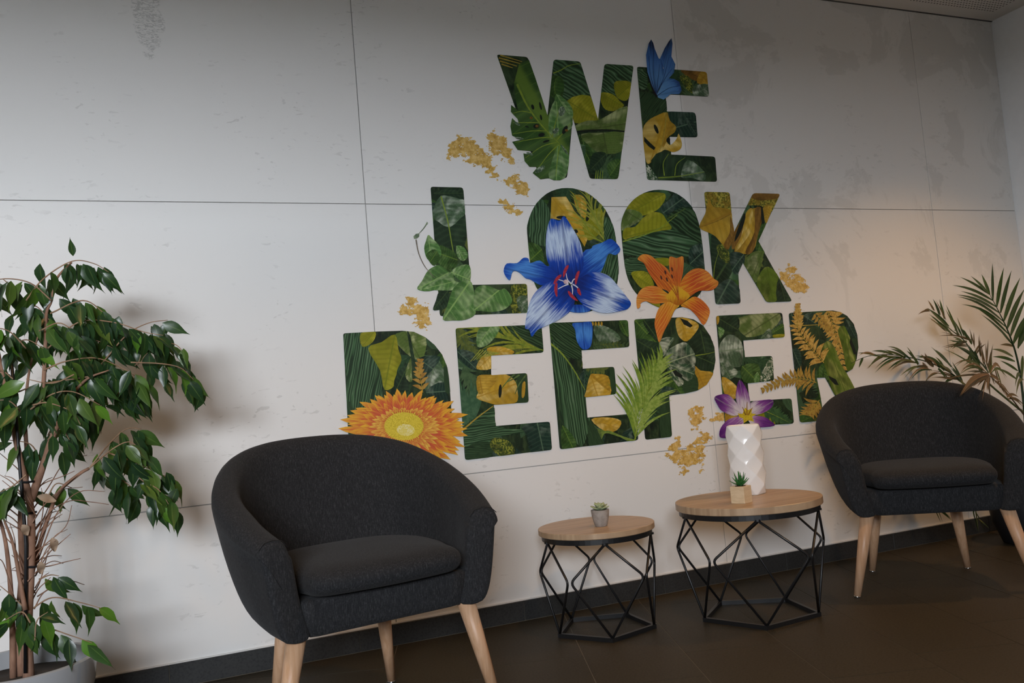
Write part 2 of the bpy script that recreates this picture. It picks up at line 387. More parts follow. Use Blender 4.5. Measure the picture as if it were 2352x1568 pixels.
# ================================================================== WIRE TABLES
M_OAK = beech('oak_laminate', (0.37, 0.245, 0.145), (0.49, 0.345, 0.215), (3, 38, 3), 0.40)
M_WIRE = plain('black_powder_coat', (0.010, 0.010, 0.0105), 0.38, 0.5)
def bent(mb, a, v, c, r, rb=0.018):
    a, v, c = Vector(a), Vector(v), Vector(c); d1 = (a-v).normalized(); d2 = (c-v).normalized()
    p1, p2 = v+d1*rb, v+d2*rb
    mb.tube([a, p1]+[(p1*(1-t)**2+v*2*t*(1-t)+p2*t*t) for t in (.25, .5, .75)]+[p2, c], r, 8)
def make_table(x, y, a0, R, H, rt_, zt, rw, zw, rb, label):
    e = tag(empty('wire_side_table', (x, y, 0)), label, 'side table', 'round wire-frame side tables')
    th = 0.021*R/0.2*0.95
    top = MB().lathe([(R-.002, H-th), (R, H-th+.002), (R, H-.0015), (R-.0015, H)], n=72).obj('tabletop', M_OAK, e); autosmooth(top, 30)
    MB().lathe([(R-.022, H-th-.0185), (R-.010, H-th-.0185), (R-.010, H-th-.0005), (R-.022, H-th-.0005)], n=64).obj('top_ring', M_WIRE, e)
    P = lambda r, a, z: Vector((r*math.cos(a), r*math.sin(a), z))
    A = math.radians; zt = H-th-.0185
    bc = [P(rb, A(a0+72*k), .008) for k in range(5)]
    mb = MB()
    for k in range(5):
        p, q = bc[k], bc[(k+1) % 5]; d = (q-p).normalized(); n = Vector((-d.y, d.x, 0)); hw = .006; p, q = p-d*.005, q+d*.005
        ring = lambda c: [c+n*hw+Vector((0, 0, -.008)), c-n*hw+Vector((0, 0, -.008)), c-n*hw+Vector((0, 0, .006)), c+n*hw+Vector((0, 0, .006))]
        mb.loft([ring(p), ring(q)])
    mb.obj('base_ring', M_WIRE, e)
    for k in range(5):
        w = P(rw, A(a0+36+72*k), zw); t0, t1 = P(rt_, A(a0+72*k), zt), P(rt_, A(a0+72*k+72), zt); b0, b1 = bc[k], bc[(k+1) % 5]
        # the upper V and the lower V of this wire diamond, bent where they meet
        sd = Vector((-math.sin(A(a0+36+72*k)), math.cos(A(a0+36+72*k)), 0))*.0045
        for s, t, b3 in ((-1, t0, b0), (1, t1, b1)):
            m2 = MB(); bent(m2, t, w+sd*s, b3+Vector((0, 0, .004)), .0042); m2.obj('wire_strut', M_WIRE, e, smooth=True)
        MB().tube([t0+Vector((0, 0, -.002)), t0+Vector((0, 0, .004))], .011, 10).obj('weld_plate', M_WIRE, e)
    return e
make_table(1.391, -.3045, -110, .200, .354, .185, .323, .212, .201, .168, 'smaller round oak-topped wire table with concrete succulent pot')
make_table(1.891, -.4935, -121, .248, .397, .231, .364, .266, .230, .197, 'larger round oak-topped wire table with white vase')

# ================================================================== THINGS ON THE TABLES
def pot_noise(name, c1, c2, rough, sc=60, bumpy=.15):
    b = NB(name, rough, .35); f = b.noise(b.coord(), sc, 5, .65); b.bump(f, bumpy, .002)
    return b.col(b.mix(b.ss(f, .35, .65), c1, c2))
# concrete pot + rosette succulent
def succ_mat():
    b = NB('succulent_pale_green', .6, .3); u, v, w = b.sep(b.coord('UV'))
    return b.col(b.mix(b.ss(u, .25, 1.0), (.16, .20, .13), (.42, .47, .25)))
M_SUC = succ_mat(); M_SOIL = plain('potting_soil', (.035, .026, .018), .95)
def blade(L, W, n=6, cup=.25, up=.0, tipw=1.0, shape='succ'):
    v = []; f = []; uv = []
    for i in range(n+1):
        t = i/n
        w = W*(math.sin(math.pi*min(1, (.12+.88*t))**.8)**.75 if shape == 'succ' else (1-t)**.7*(.75+.25*math.sin(math.pi*t)))
        if i == n: w = W*.02
        z = up*t*t*L
        for s in (-1, 0, 1):
            v.append((L*t, s*w/2, z+cup*w*(abs(s))*.5+.0)); uv.append((t, .5+.5*s))
    for i in range(n):
        for s in range(2):
            a = i*3+s; f.append((a, a+3, a+4, a+1))
    return v, f, uv
def place_blade(name, data, mat, parent, pos, yaw, pit, roll=0.0, thick=.002):
    v, f, uv = data; M = Matrix.Rotation(yaw, 3, 'Z') @ Matrix.Rotation(-pit, 3, 'Y') @ Matrix.Rotation(roll, 3, 'X')
    o = mesh_obj(name, [M @ Vector(a)+Vector(pos) for a in v], f, mat, parent, uv=uv, smooth=True)
    if thick:
        m = o.modifiers.new('solid', 'SOLIDIFY'); m.thickness = thick; m.offset = 0
    return o
p = tag(empty('succulent_pot', (1.387, -.352, .354)), 'pale green rosette succulent in a small grey concrete cup', 'potted plant')
M_CUP = pot_noise('concrete_cup', (.27, .235, .205), (.36, .32, .285), .85, 45)
cup = MB().lathe([(.0195, 0), (.021, .0015), (.0255, .018), (.029, .034), (.031, .053), (.0308, .0555), (.0285, .0555), (.0278, .05), (.026, .046)], n=40).obj('cup', M_CUP, p); autosmooth(cup, 50)
MB().lathe([(.026, .044), (.026, .0465)], n=24).obj('soil', M_SOIL, p)
rs = random.Random(5)
for ring, (n, L, W, pit) in enumerate(((9, .036, .020, .30), (8, .030, .019, .62), (6, .022, .015, .95), (4, .014, .010, 1.25))):
    for k in range(n):
        place_blade('leaf', blade(L*rs.uniform(.9, 1.08), W, cup=.5, up=.25), M_SUC, p, (0, 0, .050+.0035*ring), 2*math.pi*k/n+ring*.4+rs.uniform(-.1, .1), pit+rs.uniform(-.08, .08), 0, .0022)
# wooden cube + aloe
M_CUBE = beech('pale_wood_cube', (.62, .47, .29), (.70, .55, .36), (20, 20, 60), .6)
p = tag(empty('cube_planter', (1.8115, -.568, .397), math.radians(23)), 'spiky green aloe in a pale wooden cube planter before the vase', 'potted plant')
cb = MB().box(-.0255, .0255, -.0255, .0255, 0, .056).obj('cube', M_CUBE, p); add_mod(cb, bevel=.0012)
MB().lathe([(.018, .0555), (.018, .0567)], n=20).obj('soil', M_SOIL, p)
b = NB('aloe_green', .45, .4); u, v_, w_ = b.sep(b.coord('UV')); M_ALOE = b.col(b.mix(u, (.020, .10, .022), (.035, .17, .035)))
for k in range(26):
    ring = k/26; pit = .25+1.15*ring+rs.uniform(-.12, .12)
    place_blade('leaf', blade(rs.uniform(.036, .050)*(1 if ring > .35 else .95), .0095, cup=.9, up=.25, shape='aloe'), M_ALOE, p, (rs.uniform(-.004, .004), rs.uniform(-.004, .004), .055), k*2.4, pit, 0, .0016)
# faceted white vase
b = NB('white_glazed_ceramic', .12, .5); b.p.inputs['Coat Weight'].default_value = .4; b.p.inputs['Coat Roughness'].default_value = .05
M_VASE = b.col(b.mix(b.noise(b.coord(), 8, 2), (.88, .865, .835), (.90, .885, .855)))
mb = MB(); nv, rows, hgt = 6, 7, .250; rings = []
for r in range(rows+1):
    z = hgt*r/rows; rad = .0655 if 0 < r < rows else (.058 if r == 0 else .064)
    rings.append([(rad*math.cos(2*math.pi*(k+.5*(r % 2))/nv+.35), rad*math.sin(2*math.pi*(k+.5*(r % 2))/nv+.35), z) for k in range(nv)])
v = [q for r in rings for q in r]; f = []
for r in range(rows):
    for k in range(nv):
        a, b1 = r*nv+k, r*nv+(k+1) % nv; c, d = a+nv, b1+nv
        if r % 2 == 0: f += [(a, b1, c), (b1, d, c)]
        else: f += [(a, d, c), (a, b1, d)]
f.append(tuple(reversed(range(nv))))
tr = [(x*.86, y*.86, z-.002) for x, y, z in rings[-1]]; dr = [(x*.80, y*.80, z-.06) for x, y, z in rings[-1]]
k0 = len(v); v += tr+dr; lt = rows*nv
for k in range(nv):
    k2 = (k+1) % nv; f += [(lt+k, lt+k2, k0+k2, k0+k), (k0+k, k0+k2, k0+nv+k2, k0+nv+k)]
f.append(tuple(k0+nv+k for k in range(nv)))
vs = mesh_obj('faceted_vase', v, f, M_VASE, loc=(1.970, -.405, .397)); tag(vs, 'tall white glazed faceted vase on the larger table', 'vase')
add_mod(vs, bevel=.0065, seg=3); vs.data.polygons.foreach_set('use_smooth', [True]*len(vs.data.polygons))
# ================================================================== FICUS
def leaf_mat(name, stops, rough=.32):
    b = NB(name, rough, .5); u, v, w = b.sep(b.coord('UV')); r = b.rnd()
    c = b.ramp(r, stops)
    nz = b.noise(b.coord(), 14, 2); c = b.mix(b.math('MULTIPLY', nz, .45), c, b.mix(.5, c, (.02, .045, .012)))
    av = b.math('ABSOLUTE', b.math('SUBTRACT', v, .5)); rib = b.math('SUBTRACT', 1.0, b.ss(av, .015, .05))
    c = b.mix(b.math('MULTIPLY', rib, .45), c, (.16, .25, .06))
    tr = b.n('ShaderNodeBsdfTranslucent'); b.L(b.mix(.5, c, (.10, .20, .01)), tr.inputs[0])
    mx = b.n('ShaderNodeMixShader'); mx.inputs[0].default_value = .22; b.put(b.p.inputs['Base Color'], c)
    b.L(b.p.outputs[0], mx.inputs[1]); b.L(tr.outputs[0], mx.inputs[2]); b.L(mx.outputs[0], b.o.inputs[0])
    return b.m
M_FLEAF = leaf_mat('ficus_leaf', [(0.0, (.014, .040, .018)), (.40, (.024, .065, .020)), (.66, (.045, .105, .022)), (.84, (.085, .150, .026)), (1.0, (.10, .26, .022))])
M_DRYLEAF = plain('dry_leaf', (.34, .24, .16), .8)
M_BARK = beech('ficus_bark', (.20, .105, .065), (.31, .175, .115), (30, 30, 12), .8)
M_TWIG = beech('ficus_twig', (.22, .13, .075), (.30, .20, .12), (30, 30, 12), .8)
M_TIE = plain('black_plastic', (.012, .012, .013), .4)
b = NB('grey_glazed_pot', .16, .5); M_POT = b.col(b.mix(b.noise(b.coord(), 5, 3), (.30, .315, .33), (.36, .375, .39)))
FY = -.50; FB = Vector((-.335, FY, 0))
fic = tag(empty('ficus_tree', FB), 'weeping ficus with glossy drooping leaves in a round grey pot', 'potted tree')
RZ = .262; RR = .178
pt = MB().lathe([(.105, 0), (.115, .004), (.150, .10), (.172, .20), (RR, RZ-.012), (RR, RZ-.003), (RR-.004, RZ), (RR-.012, RZ-.001), (RR-.016, RZ-.02), (RR-.02, RZ-.05)], n=72).obj('pot', M_POT, fic); pt['label'] = 'glossy grey round pot'; autosmooth(pt, 50)
MB().lathe([(RR-.020, RZ-.055), (RR-.020, RZ-.043), (.05, RZ-.038)], n=40).obj('soil', M_SOIL, fic, smooth=True)
def pxpath(pts, Y0, Y1=None):
    Y1 = Y0 if Y1 is None else Y1; n = len(pts)
    return [on_y(x, y, Y0+(Y1-Y0)*i/(n-1)) for i, (x, y) in enumerate(pts)]
def branch(name, pts, r0, r1, Y0, Y1=None, n=7, mat=None, par=fic, base=FB):
    P = catmull(pxpath(pts, Y0, Y1), 5); m = len(P)
    MB().tube(P, [r0+(r1-r0)*i/(m-1) for i in range(m)], n).obj(name, mat or M_BARK, par, smooth=True, off=base)
    return P
SOILPX = lambda x: (x, 1545)
branch('trunk', [(66, 1560), (62, 1450), (68, 1330), (72, 1230), (68, 1150), (45, 1050), (18, 920), (0, 830), (-20, 740), (-60, 650)], .0135, .002, FY, FY-.02, 10)
branch('trunk', [(50, 1560), (46, 1420), (52, 1300), (48, 1180), (62, 1080), (58, 960), (66, 860), (90, 760)], .011, .0018, FY+.03, FY+.04, 9)
branch('stem', [(70, 1150), (95, 1080), (118, 1010), (140, 960), (165, 910), (200, 870), (250, 850)], .0105, .0016, FY, FY-.03, 9)
branch('stem', [(92, 960), (100, 880), (104, 800), (107, 720), (118, 690), (130, 640), (165, 602)], .006, .0025, FY+.02, FY, 7)
branch('stem', [(70, 1330), (88, 1260), (110, 1190), (135, 1130), (180, 1090), (205, 1075)], .006, .004, FY+.02, FY+.03, 7)
branch('stem', [(30, 1560), (28, 1420), (20, 1300), (5, 1210), (-30, 1120), (-60, 1050)], .008, .0015, FY+.02, FY+.05, 7)
branch('stem', [(58, 1400), (45, 1330), (30, 1250), (8, 1190), (-10, 1130)], .006, .0012, FY-.03, FY-.05, 7)
MB().tube([on_y(58, 1545, FY-.02)-FB, on_y(60, 1250, FY-.02)-FB, on_y(40, 1000, FY-.015)-FB, on_y(24, 800, FY-.01)-FB], .0042, 8).obj('support_stake', M_TIE, fic, smooth=True)
for (x0, y0, x1, y1) in ((50, 1107, 78, 1105), (52, 1180, 84, 1175), (66, 1302, 92, 1299)):
    MB().tube([on_y(x0, y0, FY-.018)-FB, on_y((x0+x1)/2, (y0+y1)/2+1, FY-.024)-FB, on_y(x1, y1, FY-.016)-FB], .0030, 6).obj('plant_tie', M_TIE, fic)
# ficus leaf meshes (shared)
def ficus_leaf(L, W, droop, fold):
    v = []; f = []; uv = []; n = 8
    prof = [.04, .62, .95, 1.0, .90, .64, .32, .10, .0]
    for i in range(n+1):
        t = i/n; w = W*prof[i]/2
        z = -droop*t*t*L; x = L*t*(1-.12*droop*t)
        wav = .0012*math.sin(i*1.9)
        for s in (-1, 0, 1): v.append((x, s*w, z+(fold*w if s else 0)+(wav*s))); uv.append((t, .5+.5*s*.98))
    for i in range(n):
        for s in range(2):
            a = i*3+s; f.append((a, a+3, a+4, a+1))
    me = bpy.data.meshes.new('ficus_leaf'); me.from_pydata(v, [], f); l = me.uv_layers.new()
    for lp in me.loops: l.data[lp.index].uv = uv[lp.vertex_index]
    me.polygons.foreach_set('use_smooth', [True]*len(me.polygons)); me.materials.append(M_FLEAF); return me
LM = [ficus_leaf(.082, .032, .40, .32), ficus_leaf(.076, .031, .18, .18), ficus_leaf(.088, .033, .55, .26), ficus_leaf(.068, .029, .28, .42), ficus_leaf(.080, .030, -.15, .35)]
rf = random.Random(21)
EXTRA = MB()
def put_leaf(p, dr, face, sc=1.0, me=None, extra=False):
    x = dr.normalized(); z = (face-x*face.dot(x))
    if z.length < .05: z = Vector((0, -1, .2))-x*Vector((0, -1, .2)).dot(x)
    z.normalize(); y = z.cross(x)
    M = Matrix((x, y, z)).transposed().to_4x4() @ Matrix.Scale(sc, 4); M.translation = p-FB; me = me or rf.choice(LM)
    if extra:
        EXTRA.add([M @ w.co for w in me.vertices], [tuple(q.vertices) for q in me.polygons]); return
    o = bpy.data.objects.new('leaf', me); COL.objects.link(o); o.parent = fic; o.matrix_local = M
TW = [  # twig pixel path, number of leaves, depth shift
 ([(60, 690), (100, 640), (165, 600), (215, 605), (250, 625)], 12, 0), ([(118, 690), (70, 650), (10, 640), (-40, 655)], 10, -.02), ([(30, 660), (6, 640)], 1, 0),
 ([(115, 720), (190, 690), (240, 720), (290, 770)], 13, .02), ([(110, 800), (180, 740), (260, 740), (330, 762), (375, 770)], 16, 0), ([(230, 840), (290, 770), (340, 742), (385, 735)], 6, .03),
 ([(310, 840), (360, 795), (400, 790), (425, 812)], 6, .02), ([(300, 832), (370, 835), (415, 845), (445, 872)], 8, .02), ([(60, 800), (20, 760), (-30, 750)], 8, -.04),
 ([(100, 850), (150, 830), (220, 822), (280, 845), (318, 868)], 15, -.05), ([(105, 880), (170, 870), (230, 862), (290, 865), (335, 880)], 15, 0), ([(70, 940), (120, 905), (170, 900), (230, 930)], 10, -.06),
 ([(30, 870), (0, 850), (-40, 870)], 7, -.05), ([(110, 1000), (150, 930), (200, 940), (250, 925)], 8, .04), ([(60, 960), (20, 920), (-30, 925)], 8, -.06), ([(75, 930), (110, 925), (165, 945), (185, 975)], 8, -.08),
 ([(205, 1075), (250, 1020), (290, 985), (325, 985)], 8, 0), ([(205, 1075), (260, 1030), (300, 1015), (330, 1045)], 9, -.03), ([(250, 1040), (310, 1062), (350, 1080), (392, 1100)], 9, 0), ([(300, 1080), (330, 1105), (365, 1125), (392, 1165)], 8, -.02),
 ([(260, 1085), (285, 1105), (330, 1140)], 5, 0), ([(110, 1010), (140, 985), (160, 1010)], 6, -.04), ([(60, 1090), (30, 1115), (0, 1130)], 6, -.07), ([(90, 760), (140, 742), (190, 780)], 8, -.04), ([(40, 720), (80, 702), (120, 742)], 8, .04),
 ([(150, 800), (210, 780), (265, 802)], 9, .05), ([(40, 900), (90, 890), (140, 960)], 8, .05), ([(20, 800), (60, 780), (100, 800)], 6, .06), ([(240, 900), (290, 905), (320, 915)], 6, .04), ([(170, 860), (120, 880), (60, 870)], 7, -.09),
 ([(90, 1330), (115, 1320), (135, 1322)], 3, 0), ([(70, 1400), (120, 1372), (180, 1382), (232, 1396)], 7, -.02), ([(70, 1470), (110, 1445), (160, 1458), (212, 1476)], 6, -.03), ([(60, 1400), (30, 1370), (0, 1345)], 5, 0), ([(70, 1430), (50, 1405), (10, 1425)], 5, -.04), ([(80, 1470), (85, 1425), (110, 1405)], 5, -.06),
 ([(110, 1140), (130, 1110), (165, 1120)], 4, .04), ([(95, 1060), (70, 1020), (20, 1010)], 6, .04)]
for pts, n, dy in TW:
    Y = FY+dy+rf.uniform(-.03, .03); P = catmull(pxpath(pts, Y, Y+rf.uniform(-.05, .03)), 6) if len(pts) > 2 else pxpath(pts, Y)
    m = len(P)
    MB().tube(P, [.0022-.0013*i/(m-1) for i in range(m)], 5).obj('twig', M_TWIG, fic, smooth=True, off=FB)
    for k in range(n):
        t = (.18+.82*(k+.5)/n)*(m-1); i = min(int(t), m-2); p = P[i].lerp(P[i+1], t-i)
        tang = (P[min(i+1, m-1)]-P[max(i-1, 0)]).normalized()
        side = 1 if k % 2 else -1
        d = Vector((tang.x*.35+rf.uniform(-.30, .30), rf.uniform(-.35, .20), -1.0+rf.uniform(-.1, .35)))
        if k == n-1: d = Vector((tang.x*1.0, rf.uniform(-.2, .1), tang.z*.6-.55))
        st = p+Vector((tang.z*.012*side+rf.uniform(-.006, .006), rf.uniform(-.018, .018), -.006))
        MB_STALK = None
        put_leaf(st, d, Vector((rf.uniform(-1.5, 1.5), -1.0, .45+rf.uniform(-.4, .7))), rf.uniform(.82, 1.12))
for pts, n, dy in TW[:30]:                # further leaves inside and behind the crown
    P = catmull(pxpath(pts, FY+dy+.05), 6) if len(pts) > 2 else pxpath(pts, FY+dy+.05); m = len(P)
    for k in range(int(n*.9)):
        t = rf.uniform(.05, .98)*(m-1); i = min(int(t), m-2); p = P[i].lerp(P[i+1], t-i)+Vector((rf.uniform(-.03, .03), rf.uniform(-.06, .10), rf.uniform(-.045, .015)))
        put_leaf(p, Vector((rf.uniform(-.4, .6), rf.uniform(-.3, .3), -1.0+rf.uniform(0, .5))), Vector((rf.uniform(-.8, .8), -1.0, .3+rf.uniform(-.3, .5))), rf.uniform(.8, 1.05), extra=True)
uvx = [l.uv.copy() for l in LM[0].uv_layers[0].data]
ex = EXTRA.obj('foliage', M_FLEAF, fic, smooth=True); ex['kind'] = 'stuff'; lu = ex.data.uv_layers.new()
for li in range(len(lu.data)): lu.data[li].uv = uvx[li % len(uvx)]
put_leaf(on_y(168, 588, FY), Vector((-.15, -.1, 1)), Vector((.3, -1, .2)), .62)
# bare thin twigs low on the stems
bare = [[(72, 1260), (110, 1180), (160, 1150), (205, 1152), (250, 1158)], [(60, 1330), (95, 1260), (150, 1210), (165, 1160)], [(80, 1300), (110, 1300), (150, 1290), (185, 1282)], [(70, 1230), (100, 1190), (130, 1130), (190, 1118)], [(60, 1380), (90, 1340), (120, 1240), (155, 1215)],
 [(68, 1180), (110, 1120), (150, 1060), (200, 1045)], [(66, 1240), (40, 1200), (10, 1180), (-10, 1190)], [(60, 1330), (35, 1260), (12, 1230), (0, 1180)], [(40, 1400), (20, 1330), (6, 1290), (-10, 1280)], [(74, 1200), (110, 1150), (185, 1085), (205, 1073)], [(86, 1290), (130, 1180), (180, 1130), (240, 1128)], [(60, 1150), (30, 1110), (0, 1090)], [(66, 1300), (90, 1220), (100, 1160), (95, 1120)], [(62, 1360), (40, 1310), (34, 1240), (22, 1200)]]
for k in range(26):                     # fine dry side shoots around the stems
    y = rf.uniform(1130, 1400); x = rf.uniform(45, 90); sx = rf.choice((-1, 1, 1)); L = rf.uniform(30, 110); up = rf.uniform(20, 90)
    bare.append([(x, y), (x+sx*L*.35, y-up*.55), (x+sx*L*.7, y-up*.85), (x+sx*L, y-up+rf.uniform(-10, 15))])
for q in bare: branch('bare_twig', q, .0019, .0008, FY+rf.uniform(-.03, .05), FY+rf.uniform(-.05, .08), 5, M_BARK)
def dryleaf(px, py, L, a):
    v = []; f = []
    for i in range(6):
        t = i/5; w = .011*math.sin(math.pi*t)+.001
        for s in (-1, 0, 1): v.append((L*t, s*w, .006*math.sin(t*5+s)+(.006*abs(s))))
    for i in range(5):
        for s in range(2): k = i*3+s; f.append((k, k+3, k+4, k+1))
    o = mesh_obj('dry_leaf', v, f, M_DRYLEAF, fic, smooth=True); o.location = on_y(px, py, FY-.03)-FB; o.rotation_euler = (1.3, a, .2)
for q in ((85, 1140, .045, .4), (118, 1235, .035, 1.4), (50, 1205, .03, 1.2), (90, 1290, .03, 1.5), (38, 1440, .03, 1.0)): dryleaf(*q)

# ================================================================== PALM
PB = Vector((3.50, -.30, 0))
palm = tag(empty('areca_palm', PB), 'areca palm with green and browned drooping fronds in the room corner', 'potted plant')
b = NB('black_planter', .45, .4); M_DPOT = b.col(b.mix(b.noise(b.coord(), 6, 3), (.010, .0105, .012), (.016, .017, .019)))
dp = MB().lathe([(.085, 0), (.10, .006), (.135, .10), (.148, .20), (.148, .268), (.140, .270), (.136, .24)], n=56).obj('pot', M_DPOT, palm); dp['label'] = 'black rounded pot'; autosmooth(dp, 50)
MB().lathe([(.134, .235), (.134, .248)], n=32).obj('soil', M_SOIL, palm)
M_PG = leaf_mat('palm_green', [(0, (.010, .032, .008)), (.6, (.018, .050, .010)), (1, (.040, .080, .015))], .4)
M_PY = leaf_mat('palm_olive', [(0, (.05, .075, .02)), (.6, (.09, .11, .03)), (1, (.15, .14, .05))], .5)
M_PB = leaf_mat('palm_dry', [(0, (.10, .06, .03)), (.6, (.19, .10, .05)), (1, (.30, .17, .09))], .7)
PX = lambda x, y: (1950+x*.21683, 600+y*.21683)
def leaflet(parent, b0, t0, Y0, Y1, W, mat, sag=.0, n=7):
    A, B = on_y(*PX(*b0), Y0), on_y(*PX(*t0), Y1); d = B-A; L = d.length; x = d.normalized()
    face = Vector((.1*rf.uniform(-1, 1), -1, .25)); sdv = x.cross(face).normalized(); v = []; f = []; uv = []
    prof = [.35, .8, 1, .97, .85, .62, .32, .02]; nz = face.normalized()
    for i in range(n+1):
        t = i/n; c = A+d*t+Vector((0, 0, 1))*(sag*L*math.sin(math.pi*t))
        for s in (-1, 0, 1): v.append(c+sdv*(s*W*prof[i]/2)+nz*(-.15*W*prof[i]*(1-abs(s)))-PB); uv.append((t, .5+.5*s))
    for i in range(n):
        for s in range(2): k = i*3+s; f.append((k, k+3, k+4, k+1))
    mesh_obj('leaflet', v, f, mat, parent, uv=uv, smooth=True)
def frond(rach, Y0, Y1, r0, mat, leafs, twin=False):
    P = catmull(pxpath([PX(*q) for q in rach], Y0, Y1), 6); m = len(P)
    fo = MB().tube(P, [r0+(.0010-r0)*i/(m-1) for i in range(m)], 6).obj('frond', mat, palm, smooth=True, off=PB)
    xs0 = np.array([PX(*q) for q in rach])
    for L_ in leafs:
        b0, t0 = L_[0], L_[1]; W = L_[2] if len(L_) > 2 else .011; mt = L_[3] if len(L_) > 3 else mat; sag = L_[4] if len(L_) > 4 else .04
        q = np.array(PX(*b0)); dd = ((xs0-q)**2).sum(1); k = int(dd.argmin()); Yb = Y0+(Y1-Y0)*k/(len(rach)-1)
        leaflet(fo, b0, t0, Yb, Yb+rf.uniform(-.05, .05), W*1.3, mt, sag)
        if twin: leaflet(fo, (b0[0]+rf.uniform(-15, 25), b0[1]+rf.uniform(-10, 20)), (t0[0]+rf.uniform(-50, 50), t0[1]+rf.uniform(-45, 45)), Yb, Yb+rf.uniform(-.05, .04), W, rf.choice((mt, mt, M_PB, M_PY)), sag+rf.uniform(-.05, .08))
frond([(1880, 1900), (1850, 1500), (1810, 1180), (1760, 950), (1700, 780), (1640, 640), (1560, 480), (1488, 345)], -.30, -.33, .006, M_PG,
 [((1490, 350), (1405, 135), .016), ((1482, 345), (1290, 155), .013), ((1525, 415), (1520, 20), .013), ((1565, 480), (1640, 65), .016), ((1605, 545), (1722, 95), .017), ((1640, 630), (1815, 170), .018), ((1675, 710), (1860, 290), .018), ((1710, 790), (1880, 390), .018), ((1740, 870), (1910, 530), .018), ((1790, 920), (1890, 560), .016), ((1800, 900), (1960, 620), .016),
  ((1490, 350), (1175, 165), .012), ((1525, 415), (1095, 253), .012, M_PG, .06), ((1560, 480), (1185, 315), .012), ((1600, 550), (1140, 352), .012, M_PG, .06), ((1640, 640), (1150, 372), .012, M_PG, .07), ((1670, 700), (1195, 455), .012, M_PG, .08), ((1690, 770), (1330, 480), .011, M_PG, .06), ((1710, 840), (1400, 560), .011), ((1730, 880), (1520, 640), .011),
  ((1750, 900), (1600, 885), .010, M_PB, .06), ((1740, 1010), (1510, 930), .012, M_PY, .06), ((1760, 1060), (1520, 1010), .012, M_PG, .06), ((1790, 1160), (1600, 1050), .012, M_PG, .05), ((1780, 1250), (1560, 1130), .011, M_PY, .05), ((1830, 1200), (1760, 1330), .012, M_PY, .2), ((1850, 1250), (1770, 1420), .012, M_PY, .2), ((1840, 1000), (1830, 1300), .014, M_PY)])
dry = lambda a, c, w=.008, s=.05: (a, c, w, M_PB, s)
frond([(1850, 1600), (1700, 1480), (1480, 1290), (1390, 1160), (1330, 1030), (1230, 850), (1100, 740), (960, 620), (850, 510)], -.32, -.16, .005, M_PY,
 [((1160, 790), (1028, 460), .013, M_PG), ((1200, 800), (1110, 620), .011, M_PG), ((1010, 610), (960, 400), .011, M_PG), ((970, 570), (915, 430), .010, M_PG), ((900, 520), (835, 410), .009, M_PB), ((860, 510), (775, 545), .008, M_PB), ((1060, 690), (860, 510), .014, M_PG), ((1100, 780), (880, 590), .011, M_PG), ((1040, 740), (850, 560), .009, M_PY), ((1260, 830), (1200, 720), .012, M_PG, .2),
  ((1300, 880), (1240, 760), .010, M_PY), dry((1250, 850), (1090, 930)), dry((1300, 830), (950, 790), .006), dry((1260, 900), (1000, 920), .006), dry((1330, 900), (1320, 745)), ((1270, 900), (1370, 1130), .015, M_PG), ((1300, 960), (1290, 1120), .013, M_PY), ((1330, 950), (1400, 1150), .012, M_PG), ((1380, 1060), (1120, 890), .010, M_PG), ((1350, 1120), (1010, 930), .005, M_PY),
  dry((1390, 1000), (1370, 790), .009, -.1), dry((1440, 1080), (1390, 830), .008, -.1), dry((1470, 1120), (1520, 910), .008, -.1), dry((1460, 1100), (1450, 870), .008), dry((1490, 1150), (1500, 960), .009), ((1480, 1180), (1370, 1040), .011, M_PG), dry((1320, 1000), (1410, 860)), ((1200, 840), (1100, 800), .008, M_PY), ((1220, 860), (1090, 850), .008, M_PY), dry((1180, 800), (1060, 720), .006), ((1420, 1200), (1260, 960), .010, M_PG), dry((1540, 1300), (1440, 1040), .008), dry((1600, 1340), (1520, 1060), .008)], True)
frond([(1850, 1750), (1500, 1500), (1250, 1320), (1090, 1190), (900, 1090), (700, 1030), (430, 988), (200, 1005), (20, 1080)], -.34, -.20, .004, M_PG,
 [((660, 1040), (440, 925), .011), ((740, 1085), (610, 945), .013), ((600, 1022), (370, 935), .009), ((480, 992), (240, 950), .009), ((300, 995), (90, 970), .007), ((150, 1020), (105, 1130), .008), ((390, 990), (200, 1140), .007, M_PY, .1), ((560, 1020), (275, 1180), .007, M_PG, .12), ((650, 1040), (400, 1160), .007, M_PG, .12), ((740, 1080), (450, 1150), .008, M_PB, .12), ((820, 1120), (540, 1215), .007, M_PY, .12), ((880, 1150), (650, 1255), .007, M_PG, .12), ((950, 1180), (800, 1285), .007, M_PG, .12),
  ((850, 1090), (760, 985), .012, M_PB), ((900, 1110), (800, 990), .013, M_PB), ((960, 1130), (820, 1000), .012, M_PY, .1), ((1010, 1160), (870, 1010), .012, M_PG, .1), ((1000, 1130), (700, 1000), .010, M_PG, .1), ((1085, 1120), (915, 935), .012), ((1090, 1190), (950, 1080), .010, M_PY), ((1130, 1220), (1000, 1300), .012, M_PG), ((1200, 1280), (1080, 1130), .012, M_PG), ((1210, 1290), (1090, 1060), .010, M_PG), dry((1150, 1240), (900, 1180), .006), dry((1200, 1260), (870, 1230), .006), ((820, 1110), (740, 1120), .010, M_PB, 0), ((780, 1070), (860, 1170), .012, M_PB, 0), ((950, 1130), (1030, 1240), .012, M_PG, 0), ((1100, 1200), (1220, 1310), .014, M_PG, 0)], True)
